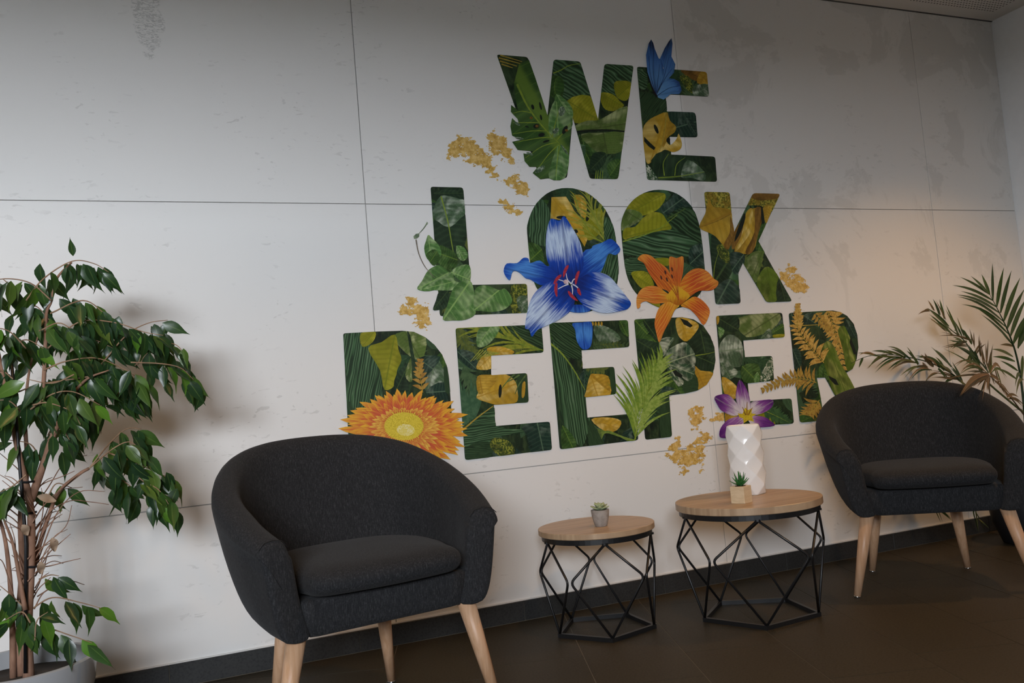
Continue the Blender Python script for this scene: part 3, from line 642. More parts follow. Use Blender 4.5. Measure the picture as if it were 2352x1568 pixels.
frond([(1870, 1650), (1760, 1500), (1650, 1370), (1540, 1260), (1470, 1190)], -.42, -.60, .0035, M_PB,
 [dry((1480, 1190), (1190, 1410), .011, .1), dry((1470, 1200), (1210, 1400), .010, .04), dry((1480, 1190), (1365, 1500), .007, .05), dry((1475, 1200), (1500, 1450), .010, 0), dry((1480, 1200), (1460, 1370), .008, 0), dry((1470, 1190), (1090, 1115), .007, .25), dry((1470, 1190), (1170, 1200), .006, .2), dry((1470, 1200), (1000, 1245), .006, .03), dry((1470, 1190), (1250, 1170), .006), dry((1500, 1180), (1665, 1260), .012, .45), dry((1490, 1180), (1520, 1110), .014, .1), dry((1500, 1200), (1620, 1300), .008), dry((1490, 1210), (1310, 1330), .010, .05), dry((1550, 1260), (1700, 1440), .008), dry((1580, 1290), (1660, 1420), .007), dry((1600, 1320), (1740, 1480), .008, .02), ((1420, 1150), (1200, 1140), .007, M_PY, .1), dry((1700, 1440), (1840, 1540), .010, .1), dry((1680, 1420), (1800, 1440), .009, .15)], True)
# leaflets hanging low behind the seat
LOWX = lambda x, y: ((2000+x/5.807-1950)/.21683, (1150+y/5.807-600)/.21683)
frond([LOWX(1500, -200), LOWX(1200, -150), LOWX(900, 0), LOWX(840, 110)], -.28, -.10, .002, M_PY,
 [(LOWX(840, 90), LOWX(935, 290), .006, M_PG), (LOWX(860, 100), LOWX(960, 290), .006, M_PG, .15), (LOWX(880, 100), LOWX(1085, 265), .007, M_PG), (LOWX(900, 100), LOWX(1080, 245), .006, M_PG)])
frond([LOWX(1550, -200), LOWX(1450, -120), LOWX(1370, 20), LOWX(1380, 150)], -.30, -.18, .002, M_PG,
 [(LOWX(1350, 60), LOWX(1440, 430), .006, M_PG, -.03), (LOWX(1390, 70), LOWX(1440, 410), .006, M_PY), (LOWX(1400, 150), LOWX(1535, 430), .006, M_PG, .05), (LOWX(1440, 240), LOWX(1590, 380), .006, M_PY), (LOWX(1360, 80), LOWX(1380, 240), .007, M_PG)])
for a, bq, r in (((1860, 1500), (1900, 2700), .009), ((1900, 1300), (1930, 2700), .010), ((1820, 1900), (1870, 2700), .007)):
    P = [on_y(*PX(*a), -.32), on_y(*PX((a[0]+bq[0])/2+8, (a[1]+bq[1])/2), -.31), on_y(*PX(*bq), -.30)]
    CP = catmull(P, 4); MB().tube(CP, [.0015+(r-.0015)*min(1, 1.6*i/(len(CP)-1)) for i in range(len(CP))], 8).obj('cane', M_PY, palm, smooth=True, off=PB)
# ================================================================== PRINTED WALL MURAL
def fr(ox, oy, s): return lambda q: (ox+q[0]*s, oy+q[1]*s)
WC, LO, OKF, DE, PER, GB = fr(1120, 80, .238095), fr(950, 430, .23595), fr(1420, 430, .235988), fr(760, 660, .340136), fr(1420, 660, .293308), fr(1000, 60, .408163)
PRINT_R = .5
_pm = {}
def pr_leaf(c1, c2, cv, freq=9.0, hl=.5, slant=1.2, deep=.75):
    """printed broad leaf: blotchy two-tone blade, side veins, midrib; UV u along the leaf, v across (-1..1)"""
    k = ('L', c1, c2, cv, freq, hl, deep)
    if k in _pm: return _pm[k]
    b = NB('print_leaf', PRINT_R, .25); u, v, w = b.sep(b.coord('UV')); r = b.math('MULTIPLY', b.rnd(), 30.0); av = b.math('ABSOLUTE', v)
    nz = b.noise(b.comb(b.math('ADD', b.math('MULTIPLY', u, 2.2), r), b.math('MULTIPLY', v, 1.1), r), 1.3, 2, .45, .6)
    col = b.mix(b.math('MULTIPLY', b.ss(nz, .42, .72), hl), c1, c2)
    ph = b.math('SUBTRACT', b.math('MULTIPLY', u, freq), b.math('MULTIPLY', av, slant))
    ph = b.math('ADD', ph, b.math('MULTIPLY', nz, .5))
    vein = b.math('ABSOLUTE', b.math('SUBTRACT', b.math('FRACT', ph), .5))
    dk = b.noise(b.comb(b.math('MULTIPLY', u, 1.3), b.math('ADD', b.math('MULTIPLY', v, .8), r), r), 1.6, 2, .5, .5)
    col = b.mix(b.math('MULTIPLY', b.ss(dk, .48, .70), deep), col, tuple(x*.22 for x in c1))
    shade = b.ss(vein, .0, .5); col = b.mix(b.math('MULTIPLY', shade, .38), col, tuple(x*.45 for x in c1))
    col = b.mix(b.math('MULTIPLY', b.math('SUBTRACT', 1.0, b.ss(vein, .0, .07)), .45), col, cv)
    fine = b.noise(b.comb(b.math('MULTIPLY', ph, 3.0), b.math('MULTIPLY', v, 14.0), r), 2.0, 3, .6)
    col = b.mix(b.math('MULTIPLY', b.ss(fine, .45, .7), .12), col, c2)
    col = b.mix(b.math('MULTIPLY', b.ss(v, -.2, .25), .28), col, tuple(x*.4 for x in c1))
    col = b.mix(b.math('MULTIPLY', b.math('SUBTRACT', 1.0, b.ss(av, .015, .05)), .8), col, cv)
    _pm[k] = b.col(col); return _pm[k]
def pr_stripe(c1, c2, freq=14.0, gap=None):
    """printed palm leaflets lying side by side: streaks along u"""
    k = ('S', c1, c2, freq)
    if k in _pm: return _pm[k]
    b = NB('print_frond', PRINT_R, .25); u, v, w = b.sep(b.coord('UV')); r = b.math('MULTIPLY', b.rnd(), 20.0)
    bend = b.noise(b.comb(b.math('MULTIPLY', u, 1.2), b.math('MULTIPLY', v, .8), r), 1.5, 2)
    ph = b.math('ADD', b.math('MULTIPLY', v, freq), b.math('MULTIPLY', bend, freq*.10))
    irr = b.noise(b.comb(b.math('MULTIPLY', v, 5.0), r, b.math('MULTIPLY', u, .4)), 1.0, 3); ph = b.math('ADD', ph, b.math('MULTIPLY', irr, 5.0))
    st = b.math('ABSOLUTE', b.math('SUBTRACT', b.math('FRACT', ph), .5))
    nz = b.noise(b.comb(b.math('MULTIPLY', u, 1.5), b.math('MULTIPLY', ph, .9), r), 1.0, 3, .6)
    col = b.mix(b.ss(st, .08, .36), tuple(x*.30 for x in c1), c1)
    col = b.mix(b.math('MULTIPLY', b.ss(st, .36, .50), .6), col, c2)
    col = b.mix(b.math('MULTIPLY', b.ss(nz, .5, .75), .7), col, tuple(x*.25 for x in c1))
    _pm[k] = b.col(col); return _pm[k]
def pr_petal(c0, c1, c2, tip, streak=26.0, name='print_petal', amp=.75, lines=None):
    """printed petal: colour runs c0 (throat) -> c1 -> c2 -> tip along u with fine streaks"""
    k = ('P', c0, c1, c2, tip, streak, amp, lines)
    if k in _pm: return _pm[k]
    b = NB(name, PRINT_R, .25); u, v, w = b.sep(b.coord('UV')); r = b.math('MULTIPLY', b.rnd(), 20.0)
    s = b.noise(b.comb(b.math('MULTIPLY', u, 2.6), b.math('MULTIPLY', v, streak*.5), r), 1.0, 4, .65)
    big = b.noise(b.comb(b.math('MULTIPLY', u, 1.6), b.math('MULTIPLY', v, 1.3), r), 1.2, 2)
    t = b.math('ADD', u, b.math('ADD', b.math('MULTIPLY', b.math('SUBTRACT', s, .5), amp), b.math('MULTIPLY', b.math('SUBTRACT', big, .5), .7)))
    col = b.ramp(t, [(.06, c0), (.36, c1), (.66, c2), (.93, tip)])
    av = b.math('ABSOLUTE', v)
    if lines:
        lp = b.math('ADD', b.math('MULTIPLY', v, 6.0), b.math('MULTIPLY', big, 2.5)); ln = b.math('ABSOLUTE', b.math('SUBTRACT', b.math('FRACT', lp), .5))
        col = b.mix(b.math('MULTIPLY', b.math('SUBTRACT', 1.0, b.ss(ln, .03, .16)), b.math('MULTIPLY', s, 1.3)), col, lines)
    col = b.mix(b.math('MULTIPLY', b.math('SUBTRACT', 1.0, b.ss(av, .0, .10)), .5), col, tuple(x*.5 for x in c1))
    col = b.mix(b.math('MULTIPLY', b.ss(av, .72, 1.0), .45), col, tip)
    _pm[k] = b.col(col); return _pm[k]
def pr_flat(c, c2=None, sc=60.0, name='print_flat'):
    k = ('F', c, c2, sc)
    if k in _pm: return _pm[k]
    b = NB(name, PRINT_R, .25); nz = b.noise(b.coord(), sc, 4, .6)
    _pm[k] = b.col(b.mix(b.ss(nz, .40, .62), c, c2 or tuple(x*.6 for x in c))); return _pm[k]
def pr_speck(c1, c2, c3, sc=150.0):
    k = ('K', c1, c2, c3, sc)
    if k in _pm: return _pm[k]
    b = NB('print_speckle', PRINT_R, .25); c = b.coord(); nz = b.noise(c, sc, 3, .6); n2 = b.noise(c, sc*.25, 3)
    col = b.mix(b.ss(nz, .46, .54), c1, c2); _pm[k] = b.col(b.mix(b.math('MULTIPLY', b.ss(n2, .45, .6), .7), col, c3)); return _pm[k]
def pr_base():
    b = NB('print_dark_foliage', PRINT_R, .25); c = b.coord()
    n1 = b.noise(c, 9, 4, .6, 1.8); n2 = b.noise(b.scale(c, (70, 20, 26)), 1.0, 3, .6, .6)
    col = b.ramp(n1, [(.32, (.006, .011, .008)), (.5, (.013, .028, .012)), (.62, (.028, .055, .020)), (.74, (.055, .085, .045))])
    return b.col(b.mix(b.math('MULTIPLY', b.ss(n2, .5, .68), .5), col, (.055, .085, .030)))
M_LETTER = pr_base()

mural = tag(empty('wall_mural', (2.0, 0, 1.1)), 'printed lettering WE LOOK DEEPER filled with tropical leaves and flowers', 'mural')
MO = mural.location.copy()
LAYER = [0, -.0012, .00005]           # counter, first sheet, step between printed layers
def next_y():
    LAYER[0] += 1; return LAYER[1]-LAYER[2]*LAYER[0]
def layers(y0, step): LAYER[0], LAYER[1], LAYER[2] = 0, y0, step
def round_poly(P, r, n=3):
    out = []; m = len(P)
    area = sum(P[i][0]*P[(i+1) % m][1]-P[(i+1) % m][0]*P[i][1] for i in range(m))
    for i in range(m):
        a, p, c = Vector(P[i-1]), Vector(P[i]), Vector(P[(i+1) % m]); d1, d2 = a-p, c-p
        cr = -(d1.x*d2.y-d1.y*d2.x)*(1 if area > 0 else -1)
        k = min(r, d1.length*.4, d2.length*.4)
        if cr <= 0 or d1.length < 14 or d2.length < 14 or d1.angle(d2) > 2.6: out.append((p.x, p.y)); continue
        p1, p2 = p+d1.normalized()*k, p+d2.normalized()*k
        for j in range(n+1):
            t = j/n; q = p1*(1-t)**2+p*2*t*(1-t)+p2*t*t; out.append((q.x, q.y))
    return out
def tris(P):
    return tessellate_polygon([[Vector((x, y, 0)) for x, y in P]])
def sh_clip(poly, tri):              # clip polygon of (x,y,u,v) by a triangle
    (ax, ay), (bx_, by_), (cx_, cy_) = tri
    if (bx_-ax)*(cy_-ay)-(by_-ay)*(cx_-ax) < 0: tri = (tri[0], tri[2], tri[1])
    for i in range(3):
        x0, y0 = tri[i]; x1, y1 = tri[(i+1) % 3]; out = []; m = len(poly)
        if m < 3: return []
        ds = [(x1-x0)*(p[1]-y0)-(y1-y0)*(p[0]-x0) for p in poly]
        for j in range(m):
            a, b2, da, db = poly[j], poly[(j+1) % m], ds[j], ds[(j+1) % m]
            if da >= 0: out.append(a)
            if (da > 0 > db) or (da < 0 < db):
                t = da/(da-db); out.append(tuple(a[k]+(b2[k]-a[k])*t for k in range(4)))
        poly = out
    return poly if len(poly) >= 3 else []
rl = random.Random(77)
def autofill(s):                     # dim leaves deep in the print, under the ones placed by hand
    x0, x1 = min(p[0] for p in s.px), max(p[0] for p in s.px); y0, y1 = min(p[1] for p in s.px), max(p[1] for p in s.px)
    idf = lambda q: q
    for k in range(20):
        c = Vector((rl.uniform(x0, x1), rl.uniform(y0, y1))); a = rl.uniform(0, 6.28); L = rl.uniform(45, 95); d = Vector((math.cos(a), math.sin(a)))*L/2
        m = rl.choice((DK, DK, DKT, MID, S_D, S_M)); oleaf(s, tuple(c-d), tuple(c+d), L*rl.uniform(.35, .6), m, rl.uniform(-.12, .12), frame=idf)
    for k in range(4):
        c = Vector((rl.uniform(x0, x1), rl.uniform(y0, y1))); a = rl.uniform(0, 6.28); d = Vector((math.cos(a), math.sin(a)))*rl.uniform(30, 60); n = Vector((-d.y, d.x))*.15
        frondp(s, [tuple(c-d), tuple(c+n), tuple(c+d)], 12, 42, 24, 6.5, rl.choice((FR1, FR2, FR3)), 42, frame=idf, rib=FR2, ribw=1.2)
class Letter:
    def __init__(s, ch, frame, pts, r=6.0, label=None):
        s.px = round_poly([frame(p) for p in pts], r) if r else smooth_poly([frame(p) for p in pts], 2)
        T = tris(s.px); layers(-.0012, .00005)
        s.tri = [tuple(s.px[i] for i in t) for t in T]
        s.bb = [(min(p[0] for p in t), max(p[0] for p in t), min(p[1] for p in t), max(p[1] for p in t)) for t in s.tri]
        y = -.0012; v = []
        for x, q in s.px: w = on_y(x, q, 0); v.append((w.x-MO.x, y, w.z-MO.z))
        s.o = mesh_obj('letter_'+ch.lower(), v, [t if True else t for t in T], M_LETTER, mural)
        s.o['label'] = label or ('printed letter '+ch+' filled with dark jungle leaves')
        s.f = frame; autofill(s)
PARENT = None
def emit(name, polys, mat, parent, clip=None):
    """polys: list of (pixel polygon, uv list)"""
    y = next_y(); V = []; F = []; UV = []
    for pi, (P, uvs) in enumerate(polys):
        if pi: y -= .000006               # leaflets of one frond never share a plane
        for t in tris(P):
            poly = [(P[i][0], P[i][1], uvs[i][0], uvs[i][1]) for i in t]
            if clip is None: frag = [poly]
            else:
                x0, x1 = min(p[0] for p in poly), max(p[0] for p in poly); y0, y1 = min(p[1] for p in poly), max(p[1] for p in poly); frag = []
                for tr, bb in zip(clip.tri, clip.bb):
                    if x1 < bb[0] or x0 > bb[1] or y1 < bb[2] or y0 > bb[3]: continue
                    g = sh_clip(poly, tr)
                    if g: frag.append(g)
            for g in frag:
                k = len(V)
                for p in g:
                    w = on_y(p[0], p[1], 0); V.append((w.x-MO.x, y, w.z-MO.z)); UV.append((p[2], p[3]))
                F.append(tuple(range(k, k+len(g))))
    LAYER[0] += (len(polys)-1)*.000006/LAYER[2]
    if not F: return None
    if clip is not None and len(polys) == 1 and len(F) > 1:      # a leaf cut apart by the gaps of a letter becomes separate leaves
        par = list(range(len(F))); seen = {}
        def find(i):
            while par[i] != i: i = par[i]
            return i
        for fi_, f in enumerate(F):
            for k in f:
                key = (round(V[k][0], 4), round(V[k][2], 4))
                if key in seen: par[find(fi_)] = find(seen[key])
                else: seen[key] = fi_
        groups = {}
        for fi_ in range(len(F)): groups.setdefault(find(fi_), []).append(F[fi_])
        o = None
        for g in groups.values():
            idx = [k for f in g for k in f]; mp = {k: i for i, k in enumerate(idx)}
            o = mesh_obj(name, [V[k] for k in idx], [tuple(mp[k] for k in f) for f in g], mat, parent, uv=[UV[k] for k in idx])
        return o
    return mesh_obj(name, V, F, mat, parent, uv=UV)
def axis_uv(P, base, tip, hw=None):
    B, T = Vector(base), Vector(tip); d = T-B; L = max(d.length, 1e-6); d = d/L; n = Vector((-d.y, d.x))
    vv = [(Vector(p)-B).dot(n) for p in P]; h = hw or max(max(abs(x) for x in vv), 1e-6)
    return [((Vector(p)-B).dot(d)/L, x/h) for p, x in zip(P, vv)]
def smooth_poly(P, n=3):
    P = [Vector((*p, 0)) for p in P]; m = len(P); out = []
    for i in range(m):
        a, b2, c, d = P[i-1], P[i], P[(i+1) % m], P[(i+2) % m]
        for k in range(n):
            t = k/n; q = 0.5*((2*b2)+(c-a)*t+(2*a-5*b2+4*c-d)*t*t+(3*b2-a-3*c+d)*t*t*t); out.append((q.x, q.y))
    return out
def shape(L, pts, base, tip, mat, clip=True, name='leaf', frame=None, smooth=None, parent=None, hw=None):
    fm = frame or L.f; P = [fm(p) for p in pts]
    if smooth is None: smooth = name in ('leaf', 'petal', 'throat')
    if smooth: P = smooth_poly(P)
    return emit(name, [(P, axis_uv(P, fm(base), fm(tip), hw))], mat, parent or L.o, L if (clip and isinstance(L, Letter)) else None)
def leaf_outline(base, tip, w, bend=0.0, n=9, sharp=1.0):
    B, T = Vector(base), Vector(tip); d = T-B; L = d.length; x = d/L; nrm = Vector((-x.y, x.x)); left = []; right = []; ul = []; ur = []
    for i in range(n+1):
        t = i/n; c = B+d*t+nrm*(bend*L*math.sin(math.pi*t)); hw = w/2*math.sin(math.pi*t**.75)**(.8*sharp)
        left.append(c+nrm*hw); right.append(c-nrm*hw); ul.append((t, 1)); ur.append((t, -1))
    P = left+right[-2:0:-1]; U = ul+ur[-2:0:-1]
    return [(p.x, p.y) for p in P], U
def oleaf(L, base, tip, w, mat, bend=0.0, clip=True, name='leaf', frame=None, sharp=1.0):
    fm = frame or L.f; k = (Vector(fm((1, 0)))-Vector(fm((0, 0)))).length
    P, U = leaf_outline(fm(base), fm(tip), w*k, bend, sharp=sharp)
    return emit(name, [(P, U)], mat, L.o, L if clip else None)
def strand(pts, w):                  # thin ribbon polygon along a pixel path
    P = [Vector((p.x, p.y)) for p in catmull([(*p, 0) for p in pts], 4)] if len(pts) > 2 else [Vector(p) for p in pts]
    l = []; r = []
    for i, p in enumerate(P):
        t = (P[min(i+1, len(P)-1)]-P[max(i-1, 0)]).normalized(); n = Vector((-t.y, t.x)); h = w/2*(1-.6*i/(len(P)-1)); l.append(p+n*h); r.append(p-n*h)
    Q = l+r[::-1]; m = len(l)
    return [(p.x, p.y) for p in Q], [(i/(m-1), 1) for i in range(m)]+[(i/(m-1), -1) for i in range(m)][::-1]
def line(L, pts, w, mat, clip=True, frame=None, name='leaf_rib'):
    fm = frame or L.f; return emit(name, [strand([fm(p) for p in pts], w)], mat, L.o, L if clip else None)
def frondp(L, rach, n, l0, l1, w, mat, ang=45, clip=True, frame=None, sides=(-1, 1), rib=None, shapew=1.0, name='palm_frond', curl=.12, jit=.12, taper=True, ribw=2.2):
    """printed pinnate leaf: leaflets along a rachis (pixel frame), lengths l0 (base) .. l1 (tip)"""
    fm = frame or L.f; k = (Vector(fm((1, 0)))-Vector(fm((0, 0)))).length
    R = [Vector((p.x, p.y)) for p in catmull([(*fm(p), 0) for p in rach], 8)]; m = len(R); polys = []; rq = random.Random(len(rach)*31+n)
    for i in range(n):
        t = (i+.5)/n*(m-1); j = min(int(t), m-2); p = R[j].lerp(R[j+1], t-j); tg_ = (R[min(j+1, m-1)]-R[max(j-1, 0)]).normalized()
        f = i/n; ln = (l0+(l1-l0)*f)*k*(.55+.45*math.sin(math.pi*(.25+.7*f)) if taper else 1.0)
        for sd in sides:
            a = math.radians(ang*(1-.35*f)+rq.uniform(-7, 7))*sd; d = Vector((tg_.x*math.cos(a)-tg_.y*math.sin(a), tg_.x*math.sin(a)+tg_.y*math.cos(a)))
            polys.append(leaf_outline(p, p+d*ln*(1+rq.uniform(-jit, jit)), w*k*shapew, curl*-sd, n=5))
    o = emit(name, polys, mat, L.o, L if clip else None)
    if rib: line(L, rach, ribw, rib, clip, frame)
    return o
def ellipse(c, rx, ry, a=0.0, n=16): return [(c[0]+rx*math.cos(t)*math.cos(a)-ry*math.sin(t)*math.sin(a), c[1]+rx*math.cos(t)*math.sin(a)+ry*math.sin(t)*math.cos(a)) for t in [2*math.pi*i/n for i in range(n)]]

# printed colours
DK = pr_leaf((.016, .040, .018), (.050, .085, .045), (.055, .10, .030), 7, .5)
DKT = pr_leaf((.012, .040, .026), (.12, .17, .13), (.10, .17, .10), 7, .75)
MID = pr_leaf((.034, .095, .018), (.14, .24, .07), (.13, .22, .030), 8, .55)
GRN = pr_leaf((.075, .20, .045), (.42, .56, .28), (.26, .42, .13), 7, .8, deep=.35)
PALE = pr_leaf((.10, .17, .030), (.50, .54, .26), (.06, .09, .02), 10, .9, deep=.55)
PALEG = pr_leaf((.060, .12, .055), (.55, .62, .50), (.15, .22, .12), 8, .95, deep=.55)
OLV = pr_leaf((.26, .27, .012), (.50, .46, .040), (.15, .18, .01), 11, .7, deep=.35)
YEL = pr_leaf((.52, .32, .022), (.88, .68, .24), (.38, .22, .015), 6, .8, deep=.25)
GOLDL = pr_leaf((.44, .26, .020), (.70, .48, .08), (.30, .16, .015), 6, .65, deep=.35)
BRN = pr_leaf((.22, .11, .018), (.36, .20, .04), (.14, .07, .012), 7, .5)
VAR = pr_leaf((.020, .075, .030), (.62, .66, .50), (.35, .42, .25), 6, 1.0)
YG = pr_leaf((.10, .17, .015), (.36, .40, .10), (.07, .12, .01), 4, .9)
S_D = pr_stripe((.030, .075, .028), (.085, .13, .065), 22); S_M = pr_stripe((.050, .12, .050), (.16, .24, .14), 20); S_O = pr_stripe((.13, .17, .02), (.34, .34, .06), 9); S_Y = pr_stripe((.20, .20, .015), (.42, .38, .05), 8)
K = pr_flat((.008, .012, .009), (.012, .018, .012)); RIB = pr_flat((.22, .30, .03), (.16, .24, .03)); RIBY = pr_flat((.40, .30, .05), (.30, .22, .03))
FR1 = pr_flat((.030, .075, .030), (.018, .050, .020)); FR2 = pr_flat((.065, .12, .050), (.040, .085, .034)); FR3 = pr_flat((.11, .14, .03), (.07, .10, .02))
SPK = pr_speck((.03, .06, .012), (.24, .26, .035), (.012, .025, .01)); SPY = pr_speck((.10, .10, .012), (.40, .34, .05), (.20, .12, .01)); SPW = pr_speck((.04, .09, .04), (.55, .58, .45), (.05, .10, .045), 90)

# ------------------------------------------------------------------ W
A = Letter('W', WC, [(85, 190), (385, 215), (575, 785), (635, 240), (890, 260), (1063, 820), (1125, 282), (1405, 300), (1255, 1393), (985, 1388), (820, 800), (765, 1382), (503, 1382)])
shape(A, [(620, 230), (900, 250), (1010, 640), (760, 640), (630, 380)], (640, 370), (980, 560), S_M, hw=170)
shape(A, [(1110, 270), (1410, 290), (1370, 600), (1090, 560)], (1110, 330), (1390, 520), S_M, hw=150)
line(A, [(630, 372), (700, 345), (780, 300), (890, 280)], 3.2, RIB)
for q in (((120, 200), (330, 262)), ((105, 225), (330, 285)), ((115, 255), (280, 305)), ((130, 285), (240, 322))): line(A, list(q), 3.6, RIBY)
shape(A, [(760, 640), (980, 590), (1070, 820), (830, 850)], (800, 660), (1060, 820), OLV)
shape(A, [(1085, 565), (1200, 575), (1270, 640), (1310, 690), (1200, 740), (1110, 700)], (1085, 565), (1310, 700), OLV)
shape(A, [(1215, 470), (1290, 445), (1385, 470), (1360, 600), (1320, 640), (1240, 600)], (1380, 480), (1240, 610), OLV)
shape(A, [(840, 880), (960, 830), (1080, 820), (1340, 690), (1320, 935), (1100, 915), (870, 935)], (860, 930), (1330, 860), PALE)
shape(A, [(900, 960), (1140, 945), (1320, 940), (1280, 1130), (1080, 1140), (960, 1060)], (1110, 940), (1150, 1160), PALE)
shape(A, [(860, 928), (1100, 912), (1325, 928), (1325, 942), (1100, 928), (860, 942)], (860, 935), (1325, 935), K)
shape(A, [(980, 1240), (1010, 1150), (1080, 1130), (1140, 1150), (1130, 1230), (1060, 1310), (1000, 1300)], (1140, 1150), (1000, 1290), DK)
shape(A, [(1150, 1250), (1280, 1200), (1250, 1390), (1180, 1380)], (1160, 1380), (1280, 1210), MID)
for x in (1035, 1055, 1078, 1100): line(A, [(x, 1392), (x+8, 1310)], 2.4, RIB)
oleaf(A, (640, 390), (700, 640), 190, MID, .1)
shape(A, [(660, 575), (760, 640), (820, 740), (800, 830), (740, 760), (670, 720), (640, 660)], (660, 580), (810, 820), GRN)
# big monstera hanging off the W
mon = [(300, 285), (395, 245), (450, 400), (520, 610), (575, 785), (640, 640), (690, 690), (800, 790), (805, 900), (790, 1000), (778, 1160), (742, 1382), (570, 1386), (505, 1395), (430, 1335), (480, 1275), (400, 1275), (352, 1220), (340, 1145), (410, 1160), (448, 1130), (390, 1122), (285, 1112), (232, 1035), (330, 1012), (232, 975), (215, 885), (232, 805), (300, 872), (285, 815), (220, 745), (222, 678), (292, 735), (262, 620), (250, 470)]
shape(A, mon, (300, 400), (700, 1100), MID, clip=False, name='monstera_leaf', hw=420)
shape(A, [(640, 640), (690, 690), (800, 790), (805, 900), (690, 960), (600, 1000), (585, 800)], (680, 1040), (660, 650), GRN, clip=False)
shape(A, [(690, 1060), (780, 1160), (742, 1382), (590, 1386), (610, 1240), (660, 1100)], (670, 1050), (660, 1390), GRN, clip=False)
line(A, [(280, 480), (380, 690), (520, 880), (690, 1055)], 5.0, RIB, clip=False)
for q in ([(430, 760), (330, 740), (240, 760)], [(500, 850), (360, 850), (240, 850)], [(560, 930), (420, 930), (240, 960)], [(620, 990), (480, 1000), (260, 1040)], [(660, 1040), (520, 1080), (360, 1190)], [(680, 1060), (580, 1160), (470, 1310)], [(690, 1060), (670, 1200), (650, 1370)], [(620, 980), (650, 850), (690, 710)], [(660, 1020), (740, 930), (800, 850)]): line(A, q, 2.6, RIB, clip=False)
for c, rx, ry, a in (((430, 700), 14, 26, -.3), ((505, 690), 10, 40, -.25), ((510, 800), 10, 28, -.2), ((465, 885), 30, 22, -.2), ((515, 968), 32, 18, -.2), ((375, 890), 20, 8, .3), ((740, 920), 20, 45, .5), ((560, 1030), 34, 10, -.3)): shape(A, ellipse(c, rx, ry, a), c, (c[0]+20, c[1]), K, clip=False, name='leaf_hole')
for c, rx, ry, a in (((280, 860), 34, 12, .5), ((300, 1000), 45, 10, .2), ((710, 740), 30, 48, .2), ((650, 930), 36, 24, -.7), ((500, 1300), 55, 24, -.6), ((400, 1150), 34, 12, .3), ((735, 1110), 10, 60, -.6)): shape(A, smooth_poly(ellipse(c, rx, ry, a, 8)), c, (c[0]+60, c[1]), PALEG, clip=False, name='leaf_sheen')
for c in ((415, 805), (470, 885), (755, 925)): shape(A, ellipse(c, 16, 13), c, (c[0]+20, c[1]), BRN, clip=False, name='leaf_spot')
# ------------------------------------------------------------------ E of WE
A = Letter('E', WC, [(1437, 307), (2110, 360), (2133, 598), (1715, 573), (1728, 740), (2003, 750), (2022, 990), (1755, 985), (1770, 1155), (2193, 1175), (2213, 1418), (1537, 1400)], label='printed letter E with the blue butterfly on its top arm')
shape(A, [(1440, 330), (1530, 360), (1530, 520), (1450, 500)], (1440, 350), (1540, 420), S_M, hw=90)
shape(A, [(1860, 340), (2060, 355), (2030, 450), (1930, 410)], (1860, 340), (2040, 440), BRN)
shape(A, [(2055, 355), (2118, 362), (2128, 480), (2015, 465)], (2110, 360), (2040, 480), GOLDL)
shape(A, [(1850, 400), (1940, 410), (1990, 570), (1900, 510)], (1850, 400), (1990, 570), SPK)
shape(A, [(1985, 500), (2128, 480), (2135, 600), (1990, 592)], (1990, 590), (2130, 490), PALEG)
shape(A, [(1735, 750), (1990, 755), (2020, 985), (1800, 965)], (1800, 900), (2010, 840), DKT)
shape(A, [(1890, 770), (2000, 860), (2010, 985), (1940, 900)], (1890, 770), (2010, 970), DKT)
shape(A, [(1470, 560), (1720, 640), (1700, 760), (1500, 860)], (1700, 600), (1500, 850), S_D)
ym = [(1495, 905), (1550, 825), (1630, 780), (1720, 750), (1755, 830), (1812, 885), (1800, 940), (1745, 980), (1715, 1010), (1755, 1065), (1815, 1010), (1838, 955), (1870, 1050), (1850, 1108), (1780, 1132), (1705, 1110), (1650, 1150), (1600, 1190), (1560, 1242), (1525, 1225), (1500, 1060)]
shape(A, ym, (1720, 760), (1570, 1220), YEL, clip=False, name='monstera_leaf', smooth=True)
shape(A, [(1720, 750), (1755, 830), (1812, 885), (1800, 940), (1745, 980), (1690, 1090), (1680, 1000)], (1680, 1090), (1760, 800), GOLDL, clip=False)
line(A, [(1722, 752), (1705, 900), (1680, 1050), (1640, 1150)], 3, RIBY, clip=False)
shape(A, ellipse((1622, 912), 16, 48, -.4), (1600, 880), (1640, 940), K, clip=False, name='leaf_hole'); shape(A, [(1505, 985), (1560, 1040), (1615, 1090), (1600, 1115), (1550, 1080), (1505, 1030)], (1505, 985), (1600, 1110), K, clip=False, name='leaf_hole')
shape(A, ellipse((1738, 1018), 18, 26, .2), (1730, 1000), (1745, 1030), K, clip=False, name='leaf_hole')
shape(A, [(1570, 1215), (1620, 1150), (1680, 1125), (1740, 1140), (1750, 1190), (1830, 1165), (1930, 1185), (2090, 1320), (2090, 1412), (1650, 1402), (1600, 1330)], (1620, 1400), (2080, 1330), DK, name='monstera_leaf')
shape(A, [(1925, 1205), (2088, 1325), (2080, 1410), (1960, 1380), (1860, 1370)], (1760, 1380), (2080, 1320), PALEG)
for q in ([(1640, 1380), (1850, 1365), (2085, 1325)], [(1700, 1360), (1690, 1240), (1740, 1150)], [(1800, 1360), (1820, 1250), (1900, 1185)]): line(A, q, 2.4, RIB)
shape(A, [(1528, 1260), (1570, 1290), (1600, 1340), (1635, 1398), (1540, 1400)], (1530, 1260), (1630, 1390), SPW)
